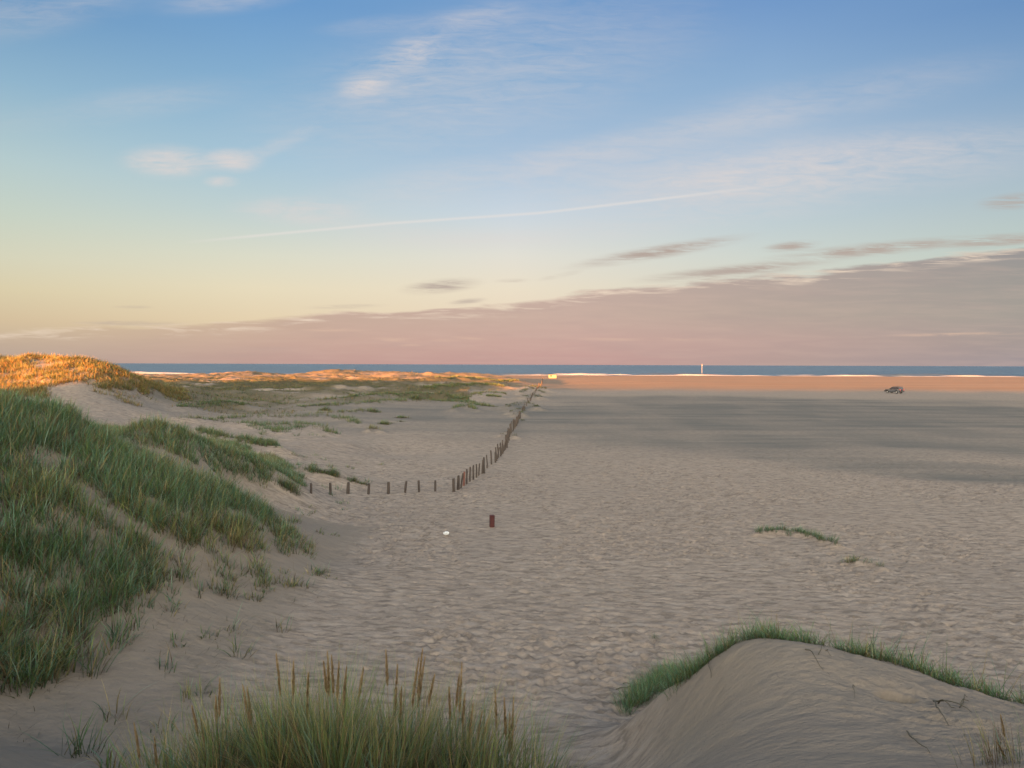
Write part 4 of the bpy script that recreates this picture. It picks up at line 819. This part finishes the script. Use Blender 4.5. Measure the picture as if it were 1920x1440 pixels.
row = [(582, 907, 926, .062, 0, 'leftmost grey post of the short row at the foot of the left dune'), (618.4, 906.5, 928, .07, 0, 'second grey post from the left in the short row'), (652, 905, 926.6, .08, 0, 'pale wide post third from the left, in front of the tufted mound'),
       (690.6, 907, 928, .065, .03, 'dark post fourth from the left at the end of the tufted mound'), (728, 905, 926, .085, 0, 'thickest pale post fifth from the left in the short row'), (759.4, 902.6, 924.6, .068, .12, 'post leaning right, sixth from the left in the short row'),
       (785.3, 902, 923.5, .065, 0, 'upright grey post seventh from the left in the short row'), (816.6, 901.5, 922, .062, -.03, 'thin dark based post eighth from the left, before the corner'), (850.8, 898, 922.5, .075, 0, 'corner post where the short row meets the long receding line')]
line = [(858.6, 893, 919.8, .06, .02), (861.2, 893, 919.4, .05, -.04), (865, 888, 915, .05, .12), (869.4, 885, 911, .055, .08), (875.3, 880.5, 909, .06, 0), (881.5, 876, 904, .062, 0), (887.7, 873, 900, .062, .02), (893.4, 871, 896.5, .055, .02), (898, 869, 892.5, .055, .06), (904.4, 862, 889, .06, .08), (907.6, 858, 887.5, .07, .0), (913.5, 872, 879, .05, 0)]
allp = [(a, b, c_, d, e_, lb) for a, b, c_, d, e_, lb in row]
for k, (a, b, c_, d, e_) in enumerate(line):
    lb = {3: 'reddish brown post among the first ones after the corner', 11: 'short stump beside the first cluster of the receding line', 9: 'tall post leaning right, left of the thick cluster pair'}.get(k, '%s post after the corner in the long receding line' % ordn[k])
    allp.append((a, b, c_, d, e_, lb))
for k, (px, top, bot, r, ln_, lb) in enumerate(allp):
    p = ray(px, bot, lambda a, b: hgt(a, b, True)); h = (bot - top) / F * p[1]
    o = put_post(p[0], p[1], p[2] - .02, r, h + .02, (ln_, 0), wr.m if 'reddish' in lb else None, k)
    tag(o, lb, 'fence post', 'weathered fence posts on the sand')
# receding part of the line
FX = [(917.5, 875), (928, 866), (940, 854), (948, 842), (960.6, 811), (968.5, 798), (973, 788), (983, 771), (990, 760), (996, 750), (1001, 744), (1010, 734), (1015, 724), (1017, 716), (1018.5, 710)]
FW = np.array([ray(a, b) for a, b in FX]); cum = np.concatenate([[0], np.cumsum(np.hypot(*np.diff(FW[:, :2], axis=0).T))]); s_ = 0.0; k = 0
while s_ < cum[-1]:
    x = np.interp(s_, cum, FW[:, 0]) + rng.normal(0, .06); y = np.interp(s_, cum, FW[:, 1]); z = float(hgt(np.array([x]), np.array([y]))[0])
    buried = 105 < y < 118 or 150 < y < 230
    h = rng.uniform(.75, 1.25) if y < 150 else rng.uniform(.9, 1.4)
    if 88 < y < 160: h *= .85
    if buried: h *= .85
    o = put_post(x, y, z - .02, rng.uniform(.05, .075) * (1 if y < 150 else 1.3), h, (rng.normal(0, .07), rng.normal(0, .05)), None, 100 + k)
    if y < 62: lb = '%s post after the corner in the long receding line' % ['thirteenth', 'fourteenth', 'fifteenth', 'sixteenth', 'seventeenth', 'eighteenth', 'nineteenth', 'twentieth', 'twenty-first', 'twenty-second', 'twenty-third', 'twenty-fourth', 'twenty-fifth'][min(k, 12)]
    elif y < 100: lb = 'thin post in the crowded middle stretch of the receding line'
    elif y < 225: lb = 'short post sticking out of the grassy sand ridges of the line'
    else: lb = 'sunlit post near the pale beach hut at the far end of the line'
    tag(o, lb, 'fence post', {'t': 'posts of the middle receding stretch', 's': 'posts in the grassy ridges'}.get(lb[0] if y >= 62 else '', 'weathered fence posts on the sand') if lb[:2] != 'su' else 'sunlit posts near the hut')
    s_ += rng.uniform(.85, 1.35) if y < 100 else rng.uniform(2.5, 6) if y < 230 else rng.uniform(3.5, 6.5); k += 1

# red square post
p = ray(923, 989.5, hgt); rm = simple('red_paint', (.07, .012, .010), .55, .35, 8, bump=.003)
bm = bmesh.new(); bmesh.ops.create_cube(bm, size=1); s = 9.0 / F * p[1] * .95; h = 22.5 / F * p[1]
for v_ in bm.verts: v_.co.x *= s; v_.co.y *= s; v_.co.z = (v_.co.z + .5) * (h + .25) - .25
bmesh.ops.bevel(bm, geom=[e for e in bm.edges if True], offset=.012, segments=2, affect='EDGES')
me = bpy.data.meshes.new('red_post'); bm.to_mesh(me); bm.free(); me.materials.append(rm); o = bpy.data.objects.new('red_post', me); C.objects.link(o); o.location = p; o.rotation_euler = (0.02, .01, .25)
tag(o, 'short square dark red wooden post alone on the trodden sand', 'post')

# white crumpled litter
p = ray(837, 1006, hgt); wp = simple('white_paper', (.70, .70, .66), .7, .12, 30)
bm = bmesh.new(); bmesh.ops.create_icosphere(bm, subdivisions=4, radius=.11)
co = np.array([v_.co[:] for v_ in bm.verts]); nn = 1 + .30 * fbm(co[:, 0] * 22 + co[:, 2] * 15, co[:, 1] * 22 - co[:, 2] * 9, 4, 401)
for v_, q in zip(bm.verts, nn): v_.co = Vector((v_.co.x * q * 1.05, v_.co.y * q * .8, v_.co.z * q * .68))
me = bpy.data.meshes.new('crumpled_bag'); bm.to_mesh(me); bm.free(); me.materials.append(wp); o = bpy.data.objects.new('crumpled_bag', me); C.objects.link(o); o.location = (p[0], p[1], p[2] + .055)
tag(o, 'crumpled white bag lying on the trodden sand left of the red post', 'litter')

# ------------------------------------------------------------------ boxes helper, hut, beacon, car
def box(name, x0, x1, y0, y1, z0, z1, mat, parent, bev=.0, rot=None):
    bm = bmesh.new(); bmesh.ops.create_cube(bm, size=1)
    for v_ in bm.verts: v_.co = Vector(((x0 + x1) / 2 + v_.co.x * (x1 - x0), (y0 + y1) / 2 + v_.co.y * (y1 - y0), (z0 + z1) / 2 + v_.co.z * (z1 - z0)))
    if bev: bmesh.ops.bevel(bm, geom=list(bm.edges), offset=bev, segments=2, affect='EDGES')
    me = bpy.data.meshes.new(name); bm.to_mesh(me); bm.free(); me.materials.append(mat); o = bpy.data.objects.new(name, me); C.objects.link(o); o.parent = parent; return o
p = ray(1036, 709.6); W2 = 14.2 / F * p[1] / 2; e = empty('beach_hut', (p[0], p[1], p[2] - .05), .04); tag(e, 'small pale yellow beach hut with one dark window near the surf', 'hut')
hy_ = simple('yellow_boards', (.20, .20, .12), .7, .15, 3); hdk = simple('dark_window', (.03, .03, .035), .3, .2, 4); hgr = simple('hut_trim', (.16, .15, .11), .7, .2, 5)
box('wall', -W2, W2, 0, 2.4, .25, 2.05, hy_, e, .01); box('roof', -W2 - .15, W2 + .15, -.15, 2.55, 2.053, 2.17, hgr, e, .01); box('plinth', -W2 + .1, W2 - .1, .1, 2.3, -.2, .247, hdk, e)
box('window', -W2 + .7, -W2 + 1.9, -.05, .02, 1.05, 1.85, hdk, e); 
for sx_ in (-1, 1): box('corner_board', sx_ * W2 - .06, sx_ * W2 + .06, -.04, .06, .26, 2.04, hgr, e)
p = ray(1316, 703.3); e = empty('beacon_pole', (p[0], p[1], -.3)); tag(e, 'tall white beacon pole standing at the edge of the surf', 'beacon')
wpt = simple('white_paint', (.16, .17, .20), .6, .15, 2)
Hb = 16.6 / F * p[1] + .3
me = post_mesh(900, .22, Hb); me.materials.clear(); me.materials.append(wpt); o = bpy.data.objects.new('pole', me); C.objects.link(o); o.parent = e
box('top_cage', -.42, .42, -.42, .42, Hb - 1.5, Hb - .6, wpt, e, .08); box('cap', -.4, .4, -.4, .4, Hb + .003, Hb + .35, wpt, e, .05); box('footing', -.9, .9, -.9, .9, -.3, .55, wpt, e, .1)

# car: four-wheel-drive estate seen from its rear left quarter
p = ray(1677, 737.4); head = math.atan2(.909, -.418); car = empty('parked_car', (p[0], p[1], p[2] - .0), head); tag(car, 'silver four wheel drive car with red tail lights parked on the wet beach', 'car')
pm = MT('silver_paint'); pm.put(pm.b.inputs['Base Color'], pm.mix(pm.rng(pm.noise(3), .3, .7), (.07, .075, .085), (.05, .055, .062))); pm.b.inputs['Metallic'].default_value = .5; pm.b.inputs['Roughness'].default_value = .28
blk = simple('black_plastic', (.025, .025, .027), .5, .3, 6); gls = simple('tinted_glass', (.012, .014, .018), .08, .3, 2); red = simple('red_lens', (.45, .015, .012), .2, .2, 10); rimm = simple('alloy', (.55, .55, .55), .3, .1, 5, metal=.8); lens = simple('clear_lens', (.7, .7, .68), .15, .1, 5)
def hw_at(z): return .91 if z < .95 else .91 - (z - .95) * .30
prof = [(-2.22, .42), (-2.30, .55), (-2.30, .80), (-2.24, 1.02), (-2.16, 1.12), (-1.98, 1.62), (-1.80, 1.74), (-.2, 1.78), (.25, 1.70), (.95, 1.12), (1.55, 1.06), (2.10, .96), (2.28, .78), (2.30, .52), (2.20, .40)]
def arch(cx, r=.43, n=8): return [(cx + r * math.cos(a), .40 + r * math.sin(a)) for a in np.linspace(0, math.pi, n)]
bot = arch(1.38) + arch(-1.38)
outl = prof + [(q[0], max(q[1], .36)) for q in bot]
bm = bmesh.new(); sides = []
for sgn in (1, -1): sides.append([bm.verts.new((x, sgn * hw_at(z) * (1 if abs(x) < 2 else .93), z)) for x, z in outl])
bm.faces.new(sides[0]); bm.faces.new(sides[1][::-1]); nn_ = len(outl)
for i in range(nn_): bm.faces.new((sides[0][i], sides[1][i], sides[1][(i + 1) % nn_], sides[0][(i + 1) % nn_]))
bmesh.ops.triangulate(bm, faces=[f for f in bm.faces if len(f.verts) > 4]); bmesh.ops.recalc_face_normals(bm, faces=list(bm.faces))
me = bpy.data.meshes.new('body'); bm.to_mesh(me); bm.free(); me.materials.append(pm.m); o = bpy.data.objects.new('body', me); C.objects.link(o); o.parent = car
bv = o.modifiers.new('bevel', 'BEVEL'); bv.width = .04; bv.segments = 2; bv.angle_limit = math.radians(35)
def panel(name, pts3, mat, off, parent=car):
    """flat panel given by outline points, thickened along off"""
    bm = bmesh.new(); a = [bm.verts.new(q) for q in pts3]; b = [bm.verts.new(Vector(q) + Vector(off)) for q in pts3]; n = len(a)
    bm.faces.new(a); bm.faces.new(b[::-1])
    for i in range(n): bm.faces.new((a[i], b[i], b[(i + 1) % n], a[(i + 1) % n]))
    bmesh.ops.recalc_face_normals(bm, faces=list(bm.faces)); me = bpy.data.meshes.new(name); bm.to_mesh(me); bm.free(); me.materials.append(mat); o = bpy.data.objects.new(name, me); C.objects.link(o); o.parent = parent; return o
for sgn in (1, -1):
    for pts in ([(-1.88, 1.16), (-1.75, 1.60), (-1.12, 1.64), (-1.12, 1.16)], [(-1.04, 1.16), (-1.04, 1.64), (-.22, 1.65), (-.22, 1.16)], [(-.14, 1.16), (-.14, 1.65), (.18, 1.61), (.72, 1.16)]):
        panel('side_window', [(x, sgn * (hw_at(z) - .01), z) for x, z in pts], gls, (0, sgn * .022, 0))
    panel('tail_light', [(-2.27, sgn * .80, .78), (-2.27, sgn * .60, .78), (-2.17, sgn * .62, 1.16), (-2.17, sgn * .78, 1.16)], red, (-.07, 0, .01))
    panel('headlight', [(2.24, sgn * .80, .70), (2.24, sgn * .50, .70), (2.16, sgn * .50, .88), (2.16, sgn * .80, .88)], lens, (.06, 0, .01))
    box('roof_rail', -1.6, .1, sgn * .60 - .02, sgn * .60 + .02, 1.80, 1.85, blk, car, .008)
    box('side_mirror', .45, .62, sgn * .93 - .08, sgn * .93 + .12 * 1, 1.10, 1.25, blk, car, .02)
    box('sill_trim', -.93, .93, sgn * .90 - .02, sgn * .90 + .03, .34, .50, blk, car, .01)
    for cx in (1.38, -1.38):
        w = empty('wheel', (cx, sgn * .78, .36)); w.parent = car
        for nm, r, hwid, mt in (('tyre', .36, .12, blk), ('rim', .22, .13, rimm)):
            bm = bmesh.new(); bmesh.ops.create_cone(bm, cap_ends=True, segments=28, radius1=r, radius2=r, depth=hwid * 2, matrix=Matrix.Rotation(math.pi / 2, 4, 'X'))
            bmesh.ops.bevel(bm, geom=[e_ for e_ in bm.edges if len(e_.link_faces) == 2 and any(len(f.verts) > 4 for f in e_.link_faces)], offset=.03, segments=2, affect='EDGES')
            me = bpy.data.meshes.new(nm); bm.to_mesh(me); bm.free(); me.materials.append(mt); oo = bpy.data.objects.new(nm, me); C.objects.link(oo); oo.parent = w
panel('rear_window', [(-2.14, .66, 1.20), (-2.14, -.66, 1.20), (-2.005, -.60, 1.57), (-2.005, .60, 1.57)], gls, (-.03, 0, .01)); panel('windscreen', [(.88, .70, 1.19), (.88, -.70, 1.19), (.33, -.62, 1.64), (.33, .62, 1.64)], gls, (.02, 0, .02))
box('rear_bumper', -2.40, -2.20, -.82, .82, .44, .68, blk, car, .03); box('front_bumper', 2.24, 2.38, -.82, .82, .42, .64, blk, car, .03); box('spare_wheel_cover', -2.42, -2.303, -.24, .24, .76, 1.10, blk, car, .05)
print('faces', sum(len(o.data.polygons) for o in bpy.data.objects if o.type == 'MESH'), 'objects', len(bpy.data.objects))
